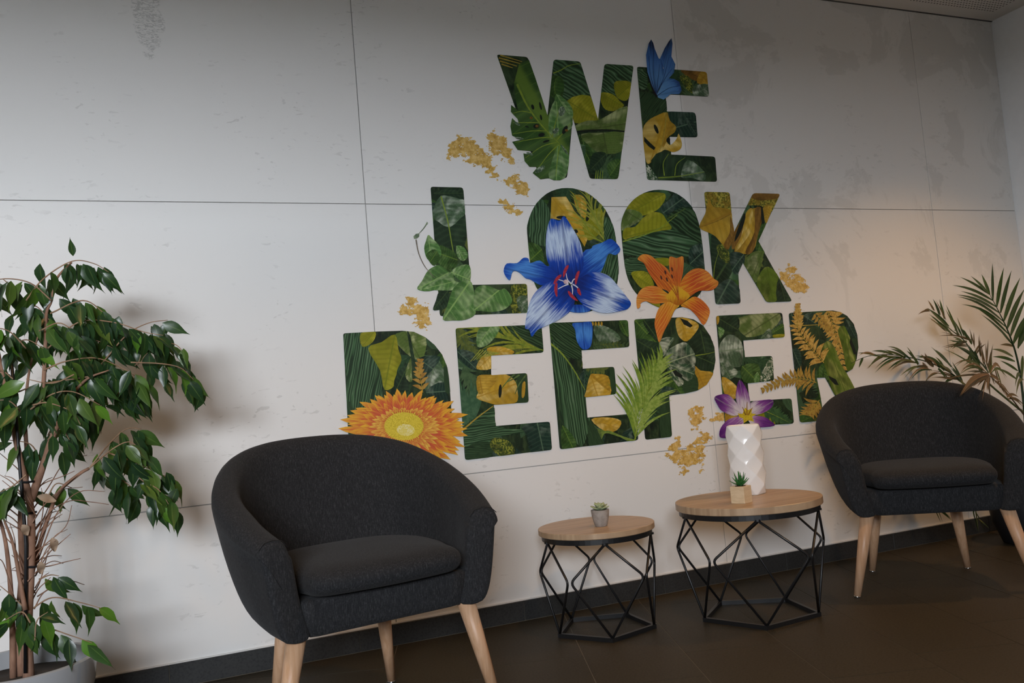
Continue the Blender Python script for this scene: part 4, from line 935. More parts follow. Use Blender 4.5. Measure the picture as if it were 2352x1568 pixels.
# ------------------------------------------------------------------ L
A = Letter('L', LO, [(163, -5), (480, 2), (555, 950), (1100, 940), (1113, 1222), (255, 1255)])
shape(A, [(262, 85), (400, 100), (490, 130), (505, 230), (450, 330), (345, 395), (210, 320), (185, 235)], (262, 85), (345, 395), PALEG)
shape(A, [(195, 320), (345, 395), (500, 270), (525, 420), (480, 600), (400, 700), (220, 520)], (330, 330), (400, 720), DK)
shape(A, [(190, 60), (360, 10), (480, 30), (490, 120), (360, 90)], (190, 60), (490, 60), DK)
line(A, [(265, 90), (330, 330), (370, 560), (402, 725)], 3, RIB)
shape(A, [(225, 560), (400, 640), (420, 760), (330, 800), (240, 740)], (400, 700), (230, 640), MID)
shape(A, [(415, 570), (490, 590), (525, 660), (500, 710), (465, 716), (420, 668)], (415, 570), (500, 720), GRN)
shape(A, [(950, 960), (1100, 950), (1112, 1220), (960, 1225)], (950, 960), (1110, 1210), SPK); shape(A, [(1000, 1080), (1105, 1060), (1112, 1200), (1040, 1220)], (1000, 1080), (1110, 1210), PALEG)
shape(A, [(100, 600), (118, 520), (140, 465), (180, 500), (232, 552), (262, 610), (262, 665), (200, 722), (130, 700)], (140, 465), (170, 720), GRN, clip=False); shape(A, [(125, 650), (205, 605), (255, 690), (200, 765), (150, 725)], (150, 740), (230, 620), MID, clip=False)
shape(A, [(185, 1192), (215, 1100), (245, 1020), (335, 1008), (340, 1110), (300, 1185), (240, 1195)], (330, 1010), (190, 1190), DK, clip=False)
shape(A, [(32, 992), (80, 910), (130, 820), (190, 775), (250, 760), (330, 820), (370, 880), (300, 960), (150, 1012)], (340, 830), (32, 992), GRN, clip=False, smooth=True)
shape(A, [(360, 825), (430, 772), (540, 760), (548, 905), (480, 925), (400, 868)], (370, 830), (545, 900), GRN, clip=False)
shape(A, [(90, 990), (190, 925), (310, 850), (365, 830), (392, 880), (395, 910), (462, 942), (400, 1000), (230, 1004), (130, 992)], (400, 915), (95, 990), GRN, clip=False)
shape(A, [(280, 1287), (325, 1150), (370, 1010), (440, 930), (545, 910), (582, 1000), (590, 1100), (600, 1230), (500, 1290), (380, 1297)], (545, 915), (285, 1287), GRN, clip=False)
shape(A, [(588, 1192), (582, 1080), (605, 980), (700, 955), (830, 1002), (880, 985), (940, 1050), (952, 1120), (880, 1190), (760, 1215), (660, 1205)], (830, 1000), (590, 1195), GRN, clip=False, smooth=True)
STEM = pr_flat((.20, .17, .13), (.12, .10, .08)); BUD = pr_flat((.20, .27, .16), (.10, .15, .09))
line(A, [(20, 510), (45, 640), (105, 770), (200, 880)], 3.0, STEM, clip=False); line(A, [(130, 345), (95, 400), (45, 455)], 2.6, BUD, clip=False); shape(A, [(-5, 480), (20, 455), (52, 450), (50, 480), (25, 500), (0, 502)], (0, 500), (50, 450), BUD, clip=False, name='bud'); shape(A, [(122, 365), (126, 335), (134, 345), (132, 362)], (126, 365), (128, 335), BUD, clip=False, name='bud')
# ------------------------------------------------------------------ O, O
A = Letter('O', LO, [(1102, 400), (1112, 340), (1140, 255), (1195, 155), (1290, 65), (1390, 20), (1490, 8), (1600, 22), (1720, 75), (1840, 185), (1910, 300), (1950, 420), (1972, 560), (1988, 720), (1992, 830), (1978, 950), (1925, 1070), (1830, 1160), (1720, 1207), (1610, 1222), (1490, 1205), (1370, 1155), (1260, 1060), (1190, 970), (1150, 850), (1128, 700), (1110, 520)], 0, 'printed letter O behind the blue lily')
shape(A, [(1110, 180), (1220, 100), (1330, 260), (1290, 550), (1240, 570), (1150, 540), (1105, 400)], (1220, 110), (1210, 570), S_M, hw=110)
shape(A, [(1110, 540), (1240, 590), (1260, 760), (1130, 720)], (1120, 720), (1250, 600), MID)
shape(A, [(1338, 98), (1480, 92), (1530, 170), (1560, 230), (1640, 320), (1705, 470), (1660, 580), (1600, 480), (1500, 330), (1330, 305)], (1345, 100), (1690, 560), YEL, name='monstera_leaf')
shape(A, [(1560, 85), (1630, 80), (1680, 150), (1670, 300), (1610, 260), (1570, 180)], (1600, 80), (1650, 300), YEL)
shape(A, [(1640, 330), (1800, 200), (1850, 300), (1830, 420), (1700, 520)], (1640, 330), (1830, 430), OLV)
for c, rx, ry, a in (((1435, 295), 50, 16, 0), ((1575, 430), 22, 18, .5), ((1690, 300), 16, 34, .3)): shape(A, ellipse(c, rx, ry, a), c, (c[0]+20, c[1]), K, name='leaf_hole')
frondp(A, [(1880, 560), (1840, 480), (1800, 380), (1740, 240), (1680, 40)], 12, 420, 250, 15, pr_flat((.20, .23, .03), (.32, .32, .05)), 30, sides=(-1, 1), rib=RIB)
frondp(A, [(1840, 540), (1740, 470), (1640, 320), (1570, 120)], 9, 300, 200, 13, pr_flat((.24, .26, .03), (.36, .34, .05)), 26, sides=(-1,), rib=RIB)
shape(A, [(1850, 290), (1965, 440), (1992, 840), (1900, 980), (1790, 840), (1850, 600)], (1960, 420), (1820, 880), S_M, hw=110)
shape(A, [(1180, 960), (1300, 980), (1400, 1180), (1280, 1080)], (1180, 960), (1400, 1180), DK)
A = Letter('O', OKF, [(25, 400), (30, 330), (52, 260), (95, 180), (160, 110), (250, 55), (345, 28), (440, 27), (540, 50), (640, 110), (712, 190), (762, 290), (792, 400), (815, 560), (835, 760), (842, 890), (820, 990), (760, 1080), (670, 1145), (570, 1180), (470, 1188), (380, 1165), (280, 1115), (200, 1060), (140, 990), (92, 890), (62, 770), (38, 560)], 0, 'printed letter O behind the orange lily')
shape(A, [(60, 230), (200, 70), (450, 62), (410, 190), (300, 260), (180, 280)], (450, 62), (90, 260), OLV)
shape(A, [(55, 225), (200, 240), (230, 310), (120, 380), (30, 420)], (60, 230), (210, 320), PALE)
shape(A, [(400, 200), (500, 120), (560, 60), (720, 200), (660, 260), (480, 280)], (420, 260), (640, 100), DKT)
shape(A, [(40, 490), (60, 400), (160, 385), (235, 300), (330, 245), (420, 258), (470, 330), (515, 405), (380, 450), (250, 455), (100, 515)], (40, 490), (500, 380), OLV)
shape(A, [(470, 290), (700, 190), (800, 430), (810, 580), (620, 480)], (500, 260), (800, 480), S_D, hw=190)
shape(A, [(35, 530), (250, 460), (500, 415), (650, 470), (800, 580), (650, 690), (480, 700), (200, 670), (50, 650)], (60, 510), (720, 650), S_M, hw=170)
line(A, [(40, 530), (250, 465), (400, 400), (570, 270)], 3, RIB); line(A, [(470, 310), (650, 210)], 4, pr_flat((.08, .14, .03)))
shape(A, [(60, 700), (250, 690), (420, 700), (300, 830), (90, 850)], (60, 720), (400, 760), S_M, hw=90)
shape(A, [(120, 845), (180, 815), (280, 830), (345, 950), (290, 985), (210, 975)], (120, 845), (330, 970), OLV); shape(A, [(260, 1090), (380, 1100), (400, 1170), (320, 1150)], (260, 1090), (400, 1170), OLV)
shape(A, [(690, 600), (830, 560), (840, 790), (700, 760)], (690, 750), (830, 620), DKT); shape(A, [(720, 800), (840, 770), (830, 900), (770, 900)], (720, 800), (830, 890), DK)
shape(A, [(330, 700), (480, 690), (490, 760), (420, 760)], (330, 700), (490, 750), OLV)
# ------------------------------------------------------------------ K
A = Letter('K', OKF, [(833, 45), (1080, 50), (1120, 445), (1310, 58), (1573, 65), (1360, 525), (1688, 1110), (1440, 1120), (1210, 735), (1165, 835), (1187, 1130), (945, 1140)])
shape(A, [(840, 45), (1085, 50), (1100, 230), (860, 200)], (840, 50), (1090, 200), SPY); shape(A, [(1250, 170), (1310, 55), (1575, 60), (1500, 240), (1380, 180)], (1300, 60), (1500, 230), SPY)
shape(A, [(1290, 60), (1570, 62), (1540, 110), (1400, 130), (1300, 110)], (1290, 60), (1560, 100), BRN)
shape(A, [(1360, 420), (1450, 300), (1400, 480), (1420, 640), (1350, 640), (1330, 560)], (1430, 320), (1360, 620), MID)
shape(A, [(1120, 440), (1240, 270), (1230, 380), (1160, 560), (1100, 600)], (1230, 280), (1110, 580), BRN)
shape(A, [(1125, 628), (1190, 480), (1230, 340), (1250, 230), (1380, 205), (1392, 320), (1362, 430), (1300, 632)], (1330, 210), (1200, 630), GOLDL)
shape(A, [(1240, 250), (1305, 215), (1290, 420), (1200, 560), (1140, 620), (1190, 480)], (1290, 215), (1150, 620), YEL)
shape(A, [(1325, 215), (1390, 205), (1395, 320), (1362, 440), (1300, 632), (1230, 632), (1320, 440)], (1370, 210), (1270, 630), BRN)
shape(A, [(1400, 205), (1490, 190), (1460, 300), (1430, 350)], (1450, 190), (1430, 350), GOLDL); shape(A, [(1385, 200), (1400, 200), (1420, 350), (1390, 330)], (1390, 200), (1410, 350), K); shape(A, [(1215, 260), (1232, 300), (1190, 430), (1130, 530), (1140, 460)], (1230, 260), (1130, 530), K)
shape(A, [(900, 470), (1010, 560), (1090, 700), (1105, 820), (1000, 960), (920, 900)], (1080, 690), (930, 930), DK)
shape(A, [(955, 570), (1040, 565), (1085, 690), (1050, 740), (980, 670)], (960, 570), (1080, 720), SPK)
shape(A, [(1085, 640), (1215, 650), (1220, 740), (1160, 850), (1100, 810)], (1220, 650), (1100, 810), DKT)
shape(A, [(1230, 760), (1290, 640), (1400, 620), (1412, 640), (1370, 820), (1330, 930)], (1400, 620), (1290, 900), PALE)
shape(A, [(1340, 940), (1420, 780), (1520, 820), (1620, 1000), (1520, 1115), (1430, 1110)], (1440, 760), (1500, 1110), YG); shape(A, [(1560, 880), (1690, 1110), (1540, 1112)], (1560, 880), (1620, 1110), DK)
shape(A, [(940, 985), (1080, 890), (1180, 1000), (1190, 1135), (940, 1140)], (1090, 890), (960, 1130), DKT); line(A, [(920, 900), (935, 760), (975, 620)], 1.8, RIB)
shape(A, [(783, 388), (840, 260), (850, 210), (880, 120), (920, 190), (1000, 200), (1090, 230), (1105, 340), (1122, 440), (1070, 605), (1010, 560), (940, 480), (870, 440)], (1100, 240), (790, 390), GOLDL, clip=False); shape(A, [(1085, 280), (1122, 440), (1070, 605), (1020, 560), (1080, 440)], (1090, 290), (1040, 590), BRN, clip=False); line(A, [(1090, 262), (980, 320), (880, 360), (788, 390)], 2.0, pr_flat((.25, .14, .02)), clip=False)
# ------------------------------------------------------------------ D
A = Letter('D', DE, [(82, 310), (300, 298), (480, 292), (560, 300), (640, 338), (700, 388), (750, 452), (783, 530), (795, 610), (805, 720), (815, 860), (808, 960), (770, 1060), (700, 1140), (600, 1195), (460, 1225), (300, 1238), (130, 1250)], 5, 'printed letter D behind the orange gerbera')
shape(A, [(90, 320), (270, 305), (260, 430), (330, 560), (345, 720), (320, 800), (120, 870), (105, 600)], (260, 310), (170, 860), S_M, hw=120)
shape(A, [(200, 310), (300, 300), (280, 370), (210, 400)], (290, 300), (210, 400), OLV)
shape(A, [(420, 330), (520, 295), (640, 340), (620, 480), (560, 480), (480, 420)], (500, 300), (600, 480), PALE)
shape(A, [(250, 412), (340, 370), (430, 318), (455, 420), (475, 490), (445, 560), (430, 660), (360, 690), (330, 560)], (430, 320), (360, 690), OLV)
shape(A, [(430, 690), (440, 590), (530, 500), (505, 600), (525, 700)], (440, 690), (530, 500), DK); shape(A, [(500, 590), (540, 470), (560, 560), (540, 640)], (540, 470), (520, 640), PALE)
shape(A, [(512, 300), (535, 330), (562, 470), (585, 560), (550, 620), (540, 480)], (512, 300), (560, 620), DK)
shape(A, [(640, 620), (710, 478), (760, 560), (765, 630), (700, 690), (640, 705)], (710, 478), (650, 700), PALEG); shape(A, [(580, 480), (740, 470), (640, 600), (600, 600)], (590, 480), (700, 560), DKT); shape(A, [(640, 700), (760, 640), (790, 800), (700, 780)], (640, 710), (780, 700), DKT)
frondp(A, [(620, 710), (605, 620), (595, 560), (600, 490)], 7, 70, 30, 24, pr_flat((.42, .25, .05), (.30, .16, .03)), 60, rib=RIBY, name='fern_frond', taper=False, ribw=1.6)
shape(A, [(760, 540), (795, 560), (805, 700), (770, 700)], (780, 540), (790, 700), S_D)
shape(A, [(110, 770), (160, 840), (200, 990), (120, 990)], (110, 770), (190, 990), S_D)
# ------------------------------------------------------------------ E E of DEEPER
A = Letter('E', DE, [(840, 275), (1420, 250), (1435, 440), (1080, 460), (1082, 592), (1322, 578), (1333, 775), (1100, 793), (1112, 935), (1475, 905), (1490, 1095), (905, 1165)], label='printed letter E beside the D and gerbera')
shape(A, [(1150, 262), (1430, 250), (1440, 430), (1280, 400), (1180, 340)], (1160, 270), (1430, 400), S_D, hw=110)
frondp(A, [(1440, 425), (1330, 400), (1200, 350), (1050, 300), (900, 270)], 13, 330, 220, 17, pr_flat((.24, .27, .03), (.14, .19, .02)), 28, sides=(-1, 1), rib=RIB)
shape(A, [(845, 420), (960, 440), (990, 520), (960, 560), (860, 480)], (850, 430), (980, 550), DKT)
shape(A, [(1050, 412), (1140, 398), (1235, 432), (1200, 458), (1090, 462)], (1050, 420), (1230, 440), YEL); shape(A, [(985, 552), (995, 500), (1040, 452), (1082, 470), (1082, 548)], (1082, 460), (990, 552), YEL)
for i in range(8): line(A, [(1010+i*18, 420+i*3), (940+i*20, 500-i*6)], 3.0, pr_flat((.30, .33, .05), (.2, .24, .03)))
shape(A, [(990, 290), (1060, 262), (1135, 268), (1110, 330), (1050, 392), (985, 398)], (1080, 262), (990, 398), GRN)
for i in range(7): oleaf(A, (880+i*14, 960-i*12), (865+i*26, 610+(i % 3)*40), 30, pr_flat((.035, .095, .045), (.06, .13, .065)), .04)
shape(A, [(985, 602), (1060, 590), (1180, 588), (1245, 640), (1262, 738), (1235, 782), (1120, 792), (1050, 775), (980, 745), (1000, 690)], (985, 740), (1250, 650), YEL, smooth=True); shape(A, [(985, 602), (1085, 594), (1115, 632), (1060, 690), (995, 720)], (1000, 600), (1020, 710), GOLDL)
shape(A, ellipse((1140, 700), 11, 46, .05), (1140, 660), (1140, 740), K, name='leaf_hole')
shape(A, [(1255, 580), (1322, 578), (1333, 770), (1270, 770)], (1290, 580), (1300, 770), S_D); shape(A, [(1290, 650), (1310, 640), (1305, 730), (1285, 740)], (1300, 640), (1290, 740), GOLDL)
for q in ([(1240, 585), (1200, 620), (1150, 682)], [(1270, 590), (1225, 620), (1180, 640)], [(1320, 585), (1270, 650), (1240, 720)]): line(A, q, 4, pr_flat((.10, .17, .05)))
shape(A, [(890, 960), (1095, 800), (1115, 935), (1330, 965), (1160, 1000), (1100, 1040), (900, 1120)], (930, 1010), (1250, 960), S_M, hw=110)
line(A, [(895, 955), (990, 875), (1095, 798)], 4, RIBY)
shape(A, [(1290, 935), (1478, 905), (1490, 1095), (1350, 1112), (1320, 1000)], (1390, 915), (1430, 1100), DKT); shape(A, [(900, 1080), (1060, 1040), (1080, 1140), (905, 1165)], (900, 1100), (1080, 1100), S_D, hw=60)
shape(A, ellipse((1155, 1080), 92, 58, .5), (1060, 1060), (1240, 1130), SPK)
A = Letter('E', DE, [(1472, 240), (2003, 220), (2015, 402), (1690, 425), (1700, 548), (1910, 535), (1927, 720), (1718, 742), (1730, 878), (2062, 850), (2075, 1030), (1545, 1093)], label='printed letter E between two others below the blue lily')
shape(A, [(1475, 260), (1650, 245), (1690, 425), (1690, 480), (1560, 450)], (1480, 290), (1690, 440), S_D, hw=110)
shape(A, [(1480, 370), (1560, 440), (1660, 580), (1720, 740), (1745, 900), (1700, 1070), (1640, 1030), (1545, 900), (1500, 600)], (1560, 440), (1650, 1060), S_M, hw=120)
line(A, [(1480, 378), (1560, 450), (1640, 560), (1712, 690)], 4.2, RIB)
shape(A, [(1505, 560), (1545, 800), (1600, 1080), (1540, 1085)], (1520, 570), (1560, 1080), DK); shape(A, [(1560, 930), (1650, 1030), (1640, 1080), (1560, 1090)], (1560, 930), (1630, 1080), MID)
shape(A, [(1780, 250), (1850, 262), (1920, 300), (1955, 350), (1900, 372), (1820, 372), (1775, 310)], (1780, 250), (1950, 352), PALEG); shape(A, [(1940, 225), (2003, 222), (2012, 330), (1960, 300)], (1950, 230), (2000, 330), MID)
frondp(A, [(1760, 400), (1850, 385), (2000, 390)], 12, 40, 30, 12, pr_flat((.06, .11, .04)), 65, name='fern_frond', taper=False)
for x in (1765, 1785, 1805, 1825): shape(A, ellipse((x, 246), 7, 14), (x, 236), (x, 260), GOLDL)
shape(A, [(1720, 700), (1750, 588), (1800, 592), (1868, 600), (1885, 722), (1722, 742)], (1750, 590), (1800, 740), YEL); shape(A, [(1752, 588), (1868, 598), (1880, 700), (1800, 640)], (1760, 590), (1870, 690), GOLDL)
shape(A, [(1880, 560), (1915, 540), (1925, 700), (1890, 690)], (1890, 560), (1915, 700), S_D)
shape(A, [(1755, 892), (1860, 876), (1955, 900), (1930, 962), (1850, 972)], (1760, 890), (1940, 950), YEL); shape(A, [(1740, 900), (1790, 960), (1840, 1050), (1740, 1070)], (1740, 900), (1800, 1060), S_D)
for i in range(9): line(A, [(2050-i*6, 1032), (1930-i*8, 1000-i*4), (1790+i*4, 950+i*9)], 3.4, pr_flat((.18, .26, .05), (.12, .19, .03)))
# ------------------------------------------------------------------ P
A = Letter('P', PER, [(122, 250), (500, 232), (590, 250), (665, 300), (720, 380), (750, 470), (758, 570), (740, 680), (690, 760), (620, 806), (520, 830), (395, 845), (418, 1168), (210, 1193)], 6)
shape(A, [(125, 255), (270, 245), (240, 350), (140, 420)], (130, 260), (230, 370), MID); shape(A, [(140, 400), (330, 460), (310, 560), (160, 540)], (150, 420), (320, 520), DK); shape(A, [(190, 260), (330, 250), (320, 420), (260, 380)], (200, 260), (310, 410), DK)
shape(A, [(445, 260), (470, 236), (545, 245), (625, 290), (605, 350), (535, 422), (480, 395), (455, 340)], (480, 240), (540, 420), YEL, smooth=True); shape(A, [(480, 240), (540, 262), (580, 300), (560, 315), (510, 290)], (480, 240), (570, 310), K, name='leaf_hole')
shape(A, [(550, 430), (600, 360), (650, 335), (745, 440), (755, 620), (650, 630), (570, 500)], (640, 340), (700, 620), DK, smooth=True); shape(A, [(600, 540), (755, 510), (750, 640), (620, 650)], (600, 535), (750, 600), DK); line(A, [(600, 533), (690, 520), (752, 505)], 2, RIB)
shape(A, [(595, 620), (640, 650), (738, 668), (700, 750), (625, 803)], (600, 625), (670, 780), GOLDL); shape(A, [(500, 740), (600, 680), (620, 800), (520, 830)], (510, 760), (610, 780), S_D)
shape(A, [(320, 500), (320, 420), (370, 390), (432, 395), (410, 440), (350, 540)], (430, 390), (325, 530), VAR)
shape(A, [(368, 590), (370, 510), (430, 460), (500, 430), (545, 445), (595, 520), (600, 600), (570, 610), (470, 600)], (372, 592), (590, 520), VAR, smooth=True); shape(A, [(372, 592), (470, 600), (592, 605), (585, 690), (545, 735), (470, 680)], (372, 592), (590, 680), VAR); shape(A, [(372, 595), (440, 650), (510, 740), (470, 775), (430, 730), (390, 670)], (372, 595), (490, 770), VAR)
shape(A, [(410, 630), (450, 650), (500, 690), (490, 710), (440, 690)], (410, 630), (500, 700), K, name='leaf_hole')
shape(A, [(330, 850), (400, 845), (418, 1165), (330, 1180)], (350, 850), (400, 1170), S_D)
LG = pr_flat((.20, .30, .035), (.12, .22, .025), 90); LG2 = pr_flat((.28, .38, .08), (.17, .28, .04), 90)
frondp(A, [(125, 1190), (145, 1060), (185, 930), (250, 760), (330, 590)], 20, 500, 230, 22, LG, 36, clip=False, sides=(-1,), rib=RIB, curl=.10); frondp(A, [(130, 1190), (150, 1050), (190, 925), (255, 760), (320, 600)], 19, 400, 220, 22, LG2, 42, clip=False, sides=(1,), rib=RIB, curl=.10)
frondp(A, [(140, 1170), (160, 1050), (200, 900), (260, 740), (330, 590)], 14, 330, 190, 15, LG2, 30, clip=False, sides=(-1, 1), curl=.06)
# ------------------------------------------------------------------ E of PER
A = Letter('E', PER, [(763, 222), (1283, 197), (1302, 390), (978, 415), (990, 545), (1203, 535), (1220, 730), (1013, 750), (1027, 890), (1355, 868), (1375, 1065), (835, 1097)], label='printed letter E with the purple tulip on its foot')
shape(A, [(930, 240), (1260, 205), (1200, 330), (1000, 390)], (1250, 210), (980, 380), PALE); shape(A, [(770, 240), (930, 225), (930, 340), (790, 320)], (780, 240), (930, 330), DK)
shape(A, [(1185, 360), (1270, 285), (1300, 310), (1298, 375)], (1190, 365), (1295, 300), MID); shape(A, [(1210, 372), (1302, 365), (1302, 390), (1220, 395)], (1210, 380), (1300, 380), OLV); shape(A, [(1110, 400), (1180, 320), (1200, 390)], (1110, 400), (1190, 330), PALEG)
shape(A, [(780, 520), (800, 430), (870, 368), (962, 430), (968, 600), (890, 625), (800, 595)], (790, 500), (965, 480), PALEG, smooth=True); shape(A, [(795, 590), (860, 610), (935, 660), (865, 725), (810, 690)], (800, 590), (880, 720), PALEG)
shape(A, [(960, 620), (1090, 600), (1100, 740), (980, 740)], (970, 620), (1090, 740), MID); shape(A, [(780, 310), (830, 340), (790, 400)], (780, 310), (820, 380), GRN); shape(A, [(765, 225), (785, 230), (785, 270), (770, 290)], (770, 230), (780, 290), GOLDL)
shape(A, [(1105, 725), (1145, 620), (1195, 545), (1212, 650), (1170, 735)], (1110, 725), (1200, 560), SPW); shape(A, [(1060, 700), (1090, 660), (1100, 740), (1065, 745)], (1070, 740), (1085, 660), GRN)
shape(A, [(808, 700), (920, 770), (930, 860), (840, 860)], (810, 700), (920, 850), YEL); shape(A, [(1100, 900), (1200, 980), (1220, 1080), (1090, 1090)], (1100, 900), (1200, 1080), OLV); shape(A, [(840, 950), (930, 980), (900, 1060), (840, 1080)], (840, 950), (900, 1070), GOLDL)
frondp(A, [(1130, 960), (1220, 1000), (1330, 1055)], 11, 110, 50, 24, pr_flat((.05, .12, .04), (.03, .08, .03)), 55, name='fern_frond', rib=RIB, ribw=1.5)
# ------------------------------------------------------------------ R
A = Letter('R', PER, [(1332, 200), (1560, 186), (1680, 180), (1735, 192), (1790, 222), (1842, 285), (1870, 370), (1879, 470), (1866, 560), (1832, 635), (1785, 668), (1880, 850), (1935, 985), (1770, 1000), (1690, 838), (1618, 705), (1550, 708), (1590, 905), (1608, 1040), (1420, 1058)], 6)
shape(A, [(1440, 220), (1540, 200), (1560, 290), (1460, 290)], (1450, 220), (1550, 290), DKT); shape(A, [(1770, 250), (1840, 300), (1870, 400), (1800, 360)], (1780, 250), (1860, 400), DKT); shape(A, [(1360, 480), (1420, 500), (1430, 620), (1380, 640)], (1360, 480), (1430, 640), DKT); shape(A, [(1560, 640), (1620, 600), (1680, 720), (1560, 710)], (1560, 640), (1670, 710), MID); line(A, [(1340, 297), (1440, 298), (1560, 292)], 3, RIBY)
FG = pr_flat((.55, .37, .09), (.36, .21, .04), 120); FGD = pr_flat((.40, .27, .05), (.26, .15, .03), 120)
frondp(A, [(1625, 175), (1665, 260), (1700, 370), (1730, 480), (1760, 640)], 14, 125, 45, 28, FG, 66, rib=RIBY, name='fern_frond', taper=False, ribw=2)
frondp(A, [(1530, 195), (1590, 270), (1640, 330)], 7, 60, 40, 24, FGD, 65, name='fern_frond', taper=False)
shape(A, [(1590, 500), (1605, 445), (1640, 420), (1690, 470), (1740, 600), (1845, 785), (1800, 830), (1690, 838), (1640, 700), (1600, 580)], (1625, 425), (1780, 840), YG, smooth=True); shape(A, [(1715, 340), (1760, 300), (1800, 370), (1850, 510), (1845, 615), (1790, 655), (1750, 470)], (1755, 305), (1820, 640), YG, smooth=True); shape(A, [(1815, 390), (1850, 480), (1862, 525), (1840, 525), (1805, 430)], (1810, 390), (1855, 525), K, name='leaf_hole'); shape(A, [(1640, 690), (1700, 720), (1722, 765), (1690, 760), (1650, 715)], (1640, 690), (1720, 765), K, name='leaf_hole')
shape(A, [(1545, 760), (1560, 640), (1610, 600), (1590, 800), (1580, 880)], (1570, 640), (1570, 870), MID)
frondp(A, [(1605, 590), (1545, 520), (1470, 430), (1400, 320), (1405, 230), (1400, 135)], 19, 125, 40, 26, FG, 68, clip=False, rib=RIBY, name='fern_frond', taper=True, ribw=2)
frondp(A, [(1545, 745), (1450, 715), (1350, 712), (1240, 750), (1125, 803)], 15, 120, 30, 24, FGD, 72, clip=False, rib=RIBY, name='fern_frond', taper=False, ribw=2)
frondp(A, [(1570, 880), (1510, 960), (1430, 1050)], 8, 110, 70, 26, FGD, 60, rib=RIBY, name='fern_frond', taper=False); shape(A, [(1420, 1000), (1500, 1010), (1520, 1050), (1420, 1058)], (1420, 1050), (1520, 1010), MID)

# ------------------------------------------------------------------ flowers, butterfly, gold flecks
class Pic:
    def __init__(s, name, label, frame, y0):
        layers(-.0065, .00002); s.o = bpy.data.objects.new(name, None); COL.objects.link(s.o); s.o.parent = mural; s.o.empty_display_size = .02; s.f = frame; s.o['label'] = label
BL = pr_petal((.006, .022, .17), (.006, .055, .40), (.55, .70, .88), (.006, .065, .40), 40); BL2 = pr_petal((.006, .03, .24), (.006, .05, .36), (.07, .26, .68), (.01, .07, .42), 36)
A = Pic('printed_blue_lily', 'printed blue lily with red stamens across the letter O', LO, 0)
shape(A, [(1500, 1150), (1710, 1150), (1705, 1206), (1610, 1222), (1515, 1208)], (1540, 950), (1600, 1500), BL2, name='petal')
shape(A, [(1625, 245), (1690, 238), (1752, 235), (1762, 300), (1748, 400), (1695, 418), (1655, 360), (1645, 290)], (1680, 100), (1710, 420), BL2, name='petal', frame=DE)
shape(A, [(870, 820), (900, 745), (1000, 740), (1060, 690), (1110, 695), (1130, 740), (1220, 715), (1290, 770), (1330, 770), (1440, 860), (1500, 940), (1340, 940), (1230, 955), (1130, 900), (1080, 885), (1020, 830), (960, 820), (935, 900), (905, 890)], (1490, 930), (870, 790), BL2, name='petal')
shape(A, [(1560, 900), (1640, 640), (1720, 600), (1740, 570), (1830, 540), (1900, 505), (1950, 530), (2006, 605), (1960, 662), (1890, 650), (1850, 750), (1800, 840), (1700, 850)], (1550, 920), (2005, 570), BL2, name='petal')
shape(A, [(1330, 310), (1410, 330), (1460, 285), (1540, 400), (1610, 530), (1645, 680), (1640, 790), (1600, 860), (1530, 930), (1430, 880), (1340, 800), (1290, 700), (1280, 560), (1290, 420)], (1520, 930), (1430, 290), BL, name='petal')
shape(A, [(1530, 950), (1590, 900), (1700, 840), (1800, 830), (1900, 870), (1980, 960), (2060, 1060), (2108, 1130), (2080, 1180), (2030, 1200), (1900, 1226), (1780, 1215), (1650, 1150), (1570, 1060)], (1540, 940), (2100, 1150), BL, name='petal')
shape(A, [(1480, 930), (1540, 1000), (1562, 1100), (1530, 1190), (1440, 1270), (1330, 1330), (1200, 1390), (1145, 1456), (1120, 1390), (1078, 1372), (1090, 1270), (1120, 1130), (1180, 1020), (1280, 940), (1380, 905)], (1520, 950), (1100, 1410), BL, name='petal')
WHT = pr_flat((.70, .72, .78), (.55, .60, .72)); RED = pr_flat((.42, .04, .06), (.28, .02, .045), 200)
for q in ([(1530, 945), (1490, 900), (1478, 840)], [(1500, 940), (1450, 915), (1398, 898)], [(1500, 945), (1450, 965), (1398, 992)], [(1530, 955), (1540, 1000), (1538, 1045)], [(1540, 945), (1590, 980), (1615, 1050)], [(1530, 940), (1550, 900), (1585, 890)]): line(A, q, 3.2, WHT, clip=False, name='filament')
shape(A, ellipse((1475, 922), 24, 22), (1475, 900), (1475, 945), pr_flat((.72, .55, .60)), name='stigma')
for a, c in (((1500, 757), (1450, 882)), ((1432, 852), (1355, 948)), ((1384, 925), (1388, 1072)), ((1605, 812), (1570, 955)), ((1495, 1010), (1592, 1110)), ((1592, 980), (1622, 1056))):
    P_, U_ = leaf_outline(LO(a), LO(c), 30*.236, .06, sharp=.6); emit('anther', [(P_, U_)], RED, A.o)
OR = pr_petal((.66, .36, .020), (.58, .13, .018), (.46, .055, .018), (.66, .24, .04), 60, amp=1.3, lines=(.70, .36, .04)); OR2 = pr_petal((.66, .38, .025), (.60, .20, .02), (.56, .12, .022), (.68, .30, .06), 60, amp=1.3, lines=(.74, .44, .08))
A = Pic('printed_orange_lily', 'printed orange daylily below the second letter O', OKF, 0)
shape(A, [(600, 1150), (680, 1090), (740, 1065), (820, 1110), (880, 1190), (872, 1260), (822, 1342), (760, 1260), (690, 1190), (640, 1170)], (580, 1110), (850, 1300), OR, name='petal')
shape(A, [(490, 680), (560, 692), (625, 680), (622, 830), (600, 930), (592, 1090), (550, 1050), (510, 900), (490, 800)], (575, 1110), (555, 670), OR, name='petal')
shape(A, [(595, 950), (640, 860), (720, 800), (800, 793), (870, 830), (920, 890), (966, 922), (950, 970), (890, 1006), (780, 1010), (700, 1060), (640, 1100), (585, 1110)], (575, 1110), (960, 930), OR, name='petal')
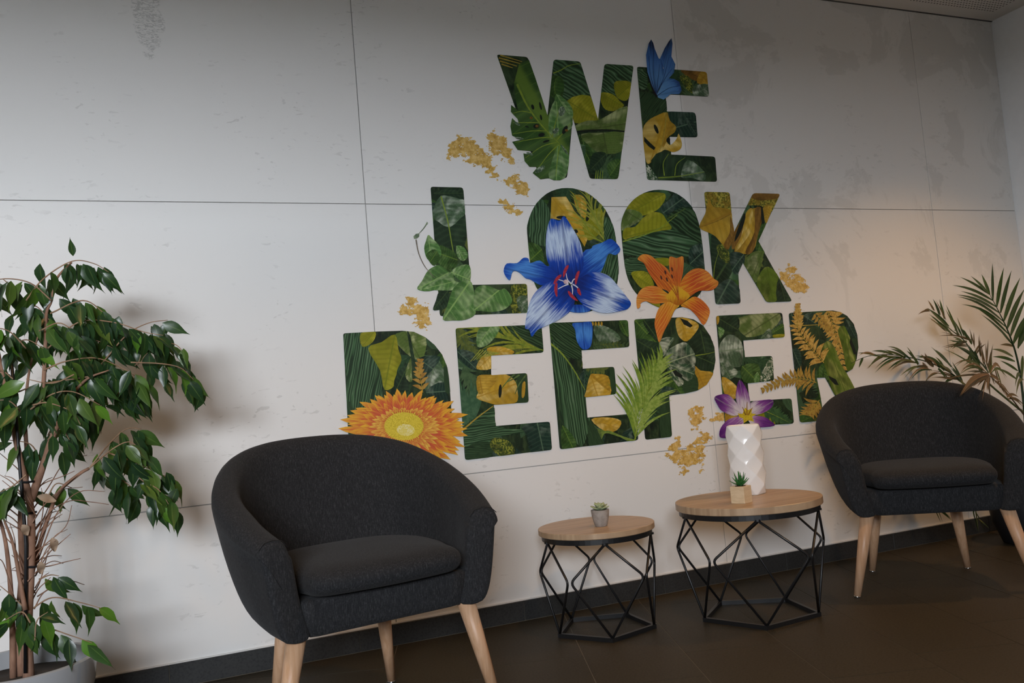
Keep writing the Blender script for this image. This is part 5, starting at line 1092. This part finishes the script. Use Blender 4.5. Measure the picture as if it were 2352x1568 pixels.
shape(A, [(176, 1178), (170, 1080), (210, 1000), (290, 963), (380, 970), (450, 1020), (560, 1105), (440, 1126), (340, 1135), (260, 1110), (212, 1130), (206, 1165)], (575, 1115), (170, 1080), OR2, name='petal')
shape(A, [(180, 702), (230, 655), (310, 668), (380, 730), (430, 760), (480, 810), (515, 900), (565, 1000), (588, 1110), (540, 1095), (470, 1010), (390, 980), (340, 910), (280, 820), (240, 740)], (580, 1115), (190, 680), OR, name='petal')
shape(A, [(588, 1150), (540, 1200), (500, 1290), (440, 1400), (392, 1512), (365, 1430), (345, 1320), (380, 1190), (440, 1130), (530, 1118)], (580, 1120), (385, 1510), OR2, name='petal')
shape(A, [(500, 1010), (560, 960), (640, 1010), (690, 1060), (640, 1110), (585, 1150), (520, 1130), (460, 1080)], (575, 1130), (575, 960), pr_petal((.40, .12, .01), (.62, .34, .02), (.66, .38, .02), (.64, .34, .03)), name='throat')
for q in ([(580, 1100), (520, 1000), (410, 880)], [(580, 1100), (530, 980), (450, 830)], [(580, 1100), (540, 1000), (465, 900)], [(580, 1100), (550, 960), (515, 870)], [(582, 1100), (560, 940), (515, 800)]): line(A, q, 2.2, pr_flat((.45, .12, .02)), clip=False, name='filament'); shape(A, ellipse(q[2], 9, 22, -.3), q[2], (q[2][0]+9, q[2][1]), pr_flat((.10, .035, .02)), name='anther')
# gerbera
A = Pic('printed_gerbera', 'printed orange gerbera with yellow centre on the letter D', DE, 0)
GE1 = pr_petal((.42, .06, .03), (.56, .09, .05), (.58, .12, .035), (.74, .40, .035), 6); GE2 = pr_petal((.50, .12, .03), (.58, .15, .04), (.62, .24, .045), (.78, .50, .08), 6)
rg = random.Random(9)
def ger(n, r0, r1, w, mat, ph=0.0, lift=0):
    for k in range(n):
        a = 2*math.pi*(k+ph)/n+rg.uniform(-.04, .04); ca, sa = math.cos(a), math.sin(a)
        fx, fy = 1.0, (.60 if sa < 0 else .78); R1 = r1*rg.uniform(.92, 1.05)
        bp = (490+r0*ca, 950+r0*sa*.72); tp = (500+R1*ca*fx, 945+R1*sa*fy+(8 if ca > 0 else 0))
        ln = math.hypot(tp[0]-bp[0], tp[1]-bp[1]); P_, U_ = leaf_outline(DE(bp), DE(tp), w*.34*rg.uniform(.85, 1.1), rg.uniform(-.05, .05), n=7, sharp=.75)
        emit('petal', [(P_, U_)], mat, A.o)
ger(34, 90, 432, 62, GE1); ger(34, 90, 400, 58, GE1, .5); ger(30, 90, 330, 50, GE1, .25); ger(36, 100, 240, 34, GE2, .1); ger(34, 95, 195, 26, GE2, .6)
shape(A, ellipse((488, 935), 148, 108, .05, 40), (488, 830), (488, 1040), pr_speck((.55, .42, .03), (.72, .58, .06), (.66, .52, .05), 220), name='flower_centre'); shape(A, ellipse((500, 962), 60, 40, .05, 24), (500, 930), (500, 1000), pr_speck((.70, .58, .10), (.80, .74, .40), (.72, .60, .12), 200), name='flower_centre')
for k in range(58):
    a = 2*math.pi*k/58; P_, U_ = leaf_outline(DE((488+128*math.cos(a), 937+92*math.sin(a))), DE((488+rg.uniform(152, 178)*math.cos(a), 937+rg.uniform(112, 130)*math.sin(a))), 4.2, 0, n=4); emit('floret', [(P_, U_)], GE2, A.o)
# tulip
A = Pic('printed_purple_tulip', 'printed purple and white tulip behind the white vase', PER, 0)
TU = pr_petal((.62, .58, .62), (.60, .55, .62), (.22, .06, .30), (.085, .015, .15), 34); TU2 = pr_petal((.60, .56, .60), (.30, .12, .36), (.14, .03, .22), (.075, .012, .14), 34)
for pts, tip in (([(785, 1165), (795, 1100), (860, 1030), (985, 1005), (970, 1070), (890, 1110), (870, 1170), (820, 1178)], (790, 1170)), ([(1060, 1090), (1085, 1100), (1107, 1160), (1096, 1218), (1030, 1190), (1000, 1100)], (1090, 1215)), ([(1010, 1005), (1130, 1012), (1190, 1048), (1215, 1082), (1090, 1094), (1030, 1070)], (1215, 1080))): shape(A, pts, (1000, 1010), tip, TU2, name='petal')
for pts, tip in (([(745, 862), (785, 840), (850, 838), (905, 888), (985, 1000), (935, 1000), (880, 1002), (800, 962), (765, 910)], (745, 860)), ([(990, 1000), (1035, 900), (1100, 885), (1203, 880), (1192, 940), (1130, 980), (1060, 1000)], (1205, 890)), ([(941, 723), (1000, 800), (1026, 890), (1030, 960), (1000, 1010), (955, 980), (920, 900), (914, 830)], (941, 725))): shape(A, pts, (995, 1010), tip, TU, name='petal')
shape(A, [(928, 985), (965, 990), (985, 940), (1010, 960), (1040, 945), (1035, 985), (1075, 992), (1040, 1012), (1055, 1050), (1010, 1040), (975, 1062), (970, 1025), (940, 1015)], (1000, 1000), (1000, 940), pr_flat((.62, .50, .03), (.45, .34, .02), 200), name='flower_centre')
for q in ([(990, 1000), (975, 960), (965, 935)], [(1000, 1000), (1000, 940), (1002, 895)], [(1010, 1000), (1030, 960), (1045, 940)]): line(A, q, 3, pr_flat((.30, .16, .02)), clip=False, name='stamen')
# butterfly
A = Pic('printed_butterfly', 'printed blue morpho butterfly perched on the letter E', WC, 0)
BF = pr_petal((.05, .13, .28), (.085, .22, .46), (.045, .14, .40), (.006, .012, .045), 30); BFL = pr_petal((.14, .30, .52), (.10, .26, .52), (.07, .20, .48), (.02, .06, .20), 30)
shape(A, [(1655, 235), (1700, 135), (1740, 70), (1766, 37), (1775, 90), (1765, 215), (1803, 290), (1790, 370), (1740, 425), (1680, 485), (1622, 560), (1640, 430), (1690, 330)], (1620, 590), (1768, 30), BF, name='wing')
shape(A, [(1620, 590), (1680, 475), (1740, 425), (1790, 430), (1842, 460), (1864, 540), (1842, 577), (1760, 575), (1715, 610), (1690, 630), (1640, 612)], (1620, 590), (1880, 540), BFL, name='wing')
shape(A, [(1570, 50), (1590, 85), (1604, 140), (1642, 232), (1665, 242), (1682, 300), (1692, 380), (1655, 470), (1622, 585), (1572, 480), (1532, 360), (1520, 200), (1545, 90)], (1620, 600), (1568, 40), BF, name='wing')
for q in ([(1615, 570), (1560, 380), (1550, 180)], [(1618, 570), (1590, 380), (1590, 180)], [(1620, 570), (1640, 400), (1650, 290)], [(1625, 560), (1690, 420), (1745, 200)], [(1625, 560), (1720, 400), (1775, 330)], [(1630, 590), (1740, 520), (1840, 500)]): line(A, q, 1.6, pr_flat((.02, .05, .14)), clip=False, name='wing_vein')
line(A, [(1625, 605), (1580, 520), (1540, 400)], 5, pr_flat((.015, .012, .015)), clip=False, name='body')
# gold flecks: ragged sheets broken up by noise
def gold_mat():
    b = NB('print_gold_leaf', PRINT_R, .3); nz = b.noise(b.coord(), 55, 5, .7); n2 = b.noise(b.coord(), 16, 3)
    c = b.ramp(nz, [(.30, (.28, .14, .025)), (.46, (.56, .35, .07)), (.62, (.80, .58, .22))]); return b.col(b.mix(b.math('MULTIPLY', n2, .5), c, (.55, .35, .11)))
M_GOLD = gold_mat(); layers(-.0012, .00003)
def inside(P, x, y):
    c = False; n = len(P)
    for i in range(n):
        x0, y0 = P[i]; x1, y1 = P[i-1]
        if (y0 > y) != (y1 > y) and x < (x1-x0)*(y-y0)/(y1-y0)+x0: c = not c
    return c
def edge_d(P, x, y):
    best = 1e9
    for i in range(len(P)):
        ax, ay = P[i-1]; bx_, by_ = P[i]; dx, dy = bx_-ax, by_-ay; t = max(0, min(1, ((x-ax)*dx+(y-ay)*dy)/max(dx*dx+dy*dy, 1e-9)))
        best = min(best, math.hypot(x-ax-t*dx, y-ay-t*dy))
    return best
def gold(frame, pts, lacy=.0, seed=0.0):
    P = [frame(p) for p in pts]; y = next_y(); st = 1.7; V = []; F = []; idx = {}
    x0, x1 = min(p[0] for p in P)-8, max(p[0] for p in P)+8; y0, y1 = min(p[1] for p in P)-8, max(p[1] for p in P)+8
    def vid(i, j):
        if (i, j) not in idx:
            w = on_y(x0+i*st+.5*noise.noise(Vector((i*.9, j*.9, 3))), y0+j*st+.5*noise.noise(Vector((i*.9, j*.9, 9))), 0); idx[(i, j)] = len(V); V.append((w.x-MO.x, y, w.z-MO.z))
        return idx[(i, j)]
    for i in range(int((x1-x0)/st)):
        for j in range(int((y1-y0)/st)):
            cx_, cy_ = x0+(i+.5)*st, y0+(j+.5)*st; d = edge_d(P, cx_, cy_)*(1 if inside(P, cx_, cy_) else -1)
            nz = noise.fractal(Vector((cx_*.075+seed, cy_*.12, seed)), .75, 2.3, 5)
            if min(d, 7)/11.0+nz*1.0 > .13+lacy: F.append((vid(i, j), vid(i+1, j), vid(i+1, j+1), vid(i, j+1)))
    if F: mesh_obj('gold_fleck', V, F, M_GOLD, mural)['label'] = 'ragged printed gold leaf fleck'
gold(GB, [(60, 750), (80, 660), (130, 615), (190, 620), (260, 680), (300, 720), (330, 790), (350, 860), (310, 850), (280, 800), (200, 780), (140, 730)], .0, 1); gold(GB, [(285, 620), (330, 585), (400, 630), (420, 700), (455, 775), (420, 780), (350, 720), (300, 700)], 0, 2.2); gold(GB, [(370, 860), (420, 835), (490, 840), (535, 900), (520, 960), (470, 950), (400, 900)], 0, 3.4); gold(GB, [(345, 965), (400, 970), (450, 1010), (490, 1060), (430, 1060), (370, 1020)], .1, 4.1); gold(GB, [(1925, 1400), (1990, 1325), (2010, 1360), (2060, 1400), (2110, 1470), (2080, 1510), (2000, 1490), (1960, 1460)], .1, 5.3)
gold(DE, [(425, 150), (500, 120), (520, 70), (590, 75), (570, 120), (650, 115), (670, 180), (680, 240), (620, 285), (560, 270), (570, 200), (480, 200)], .05, 6.6)
gold(PER, [(530, 1030), (560, 960), (640, 900), (670, 930), (665, 1060), (610, 1110), (545, 1090)], .1, 7.7); gold(PER, [(715, 1040), (760, 980), (840, 960), (840, 1030), (740, 1060)], .15, 8.8); gold(PER, [(370, 1300), (400, 1220), (480, 1150), (510, 1260), (600, 1190), (650, 1130), (720, 1130), (730, 1180), (680, 1250), (690, 1350), (650, 1460), (625, 1460), (650, 1370), (550, 1420), (520, 1480), (480, 1460), (470, 1390), (400, 1360)], .15, 9.9)
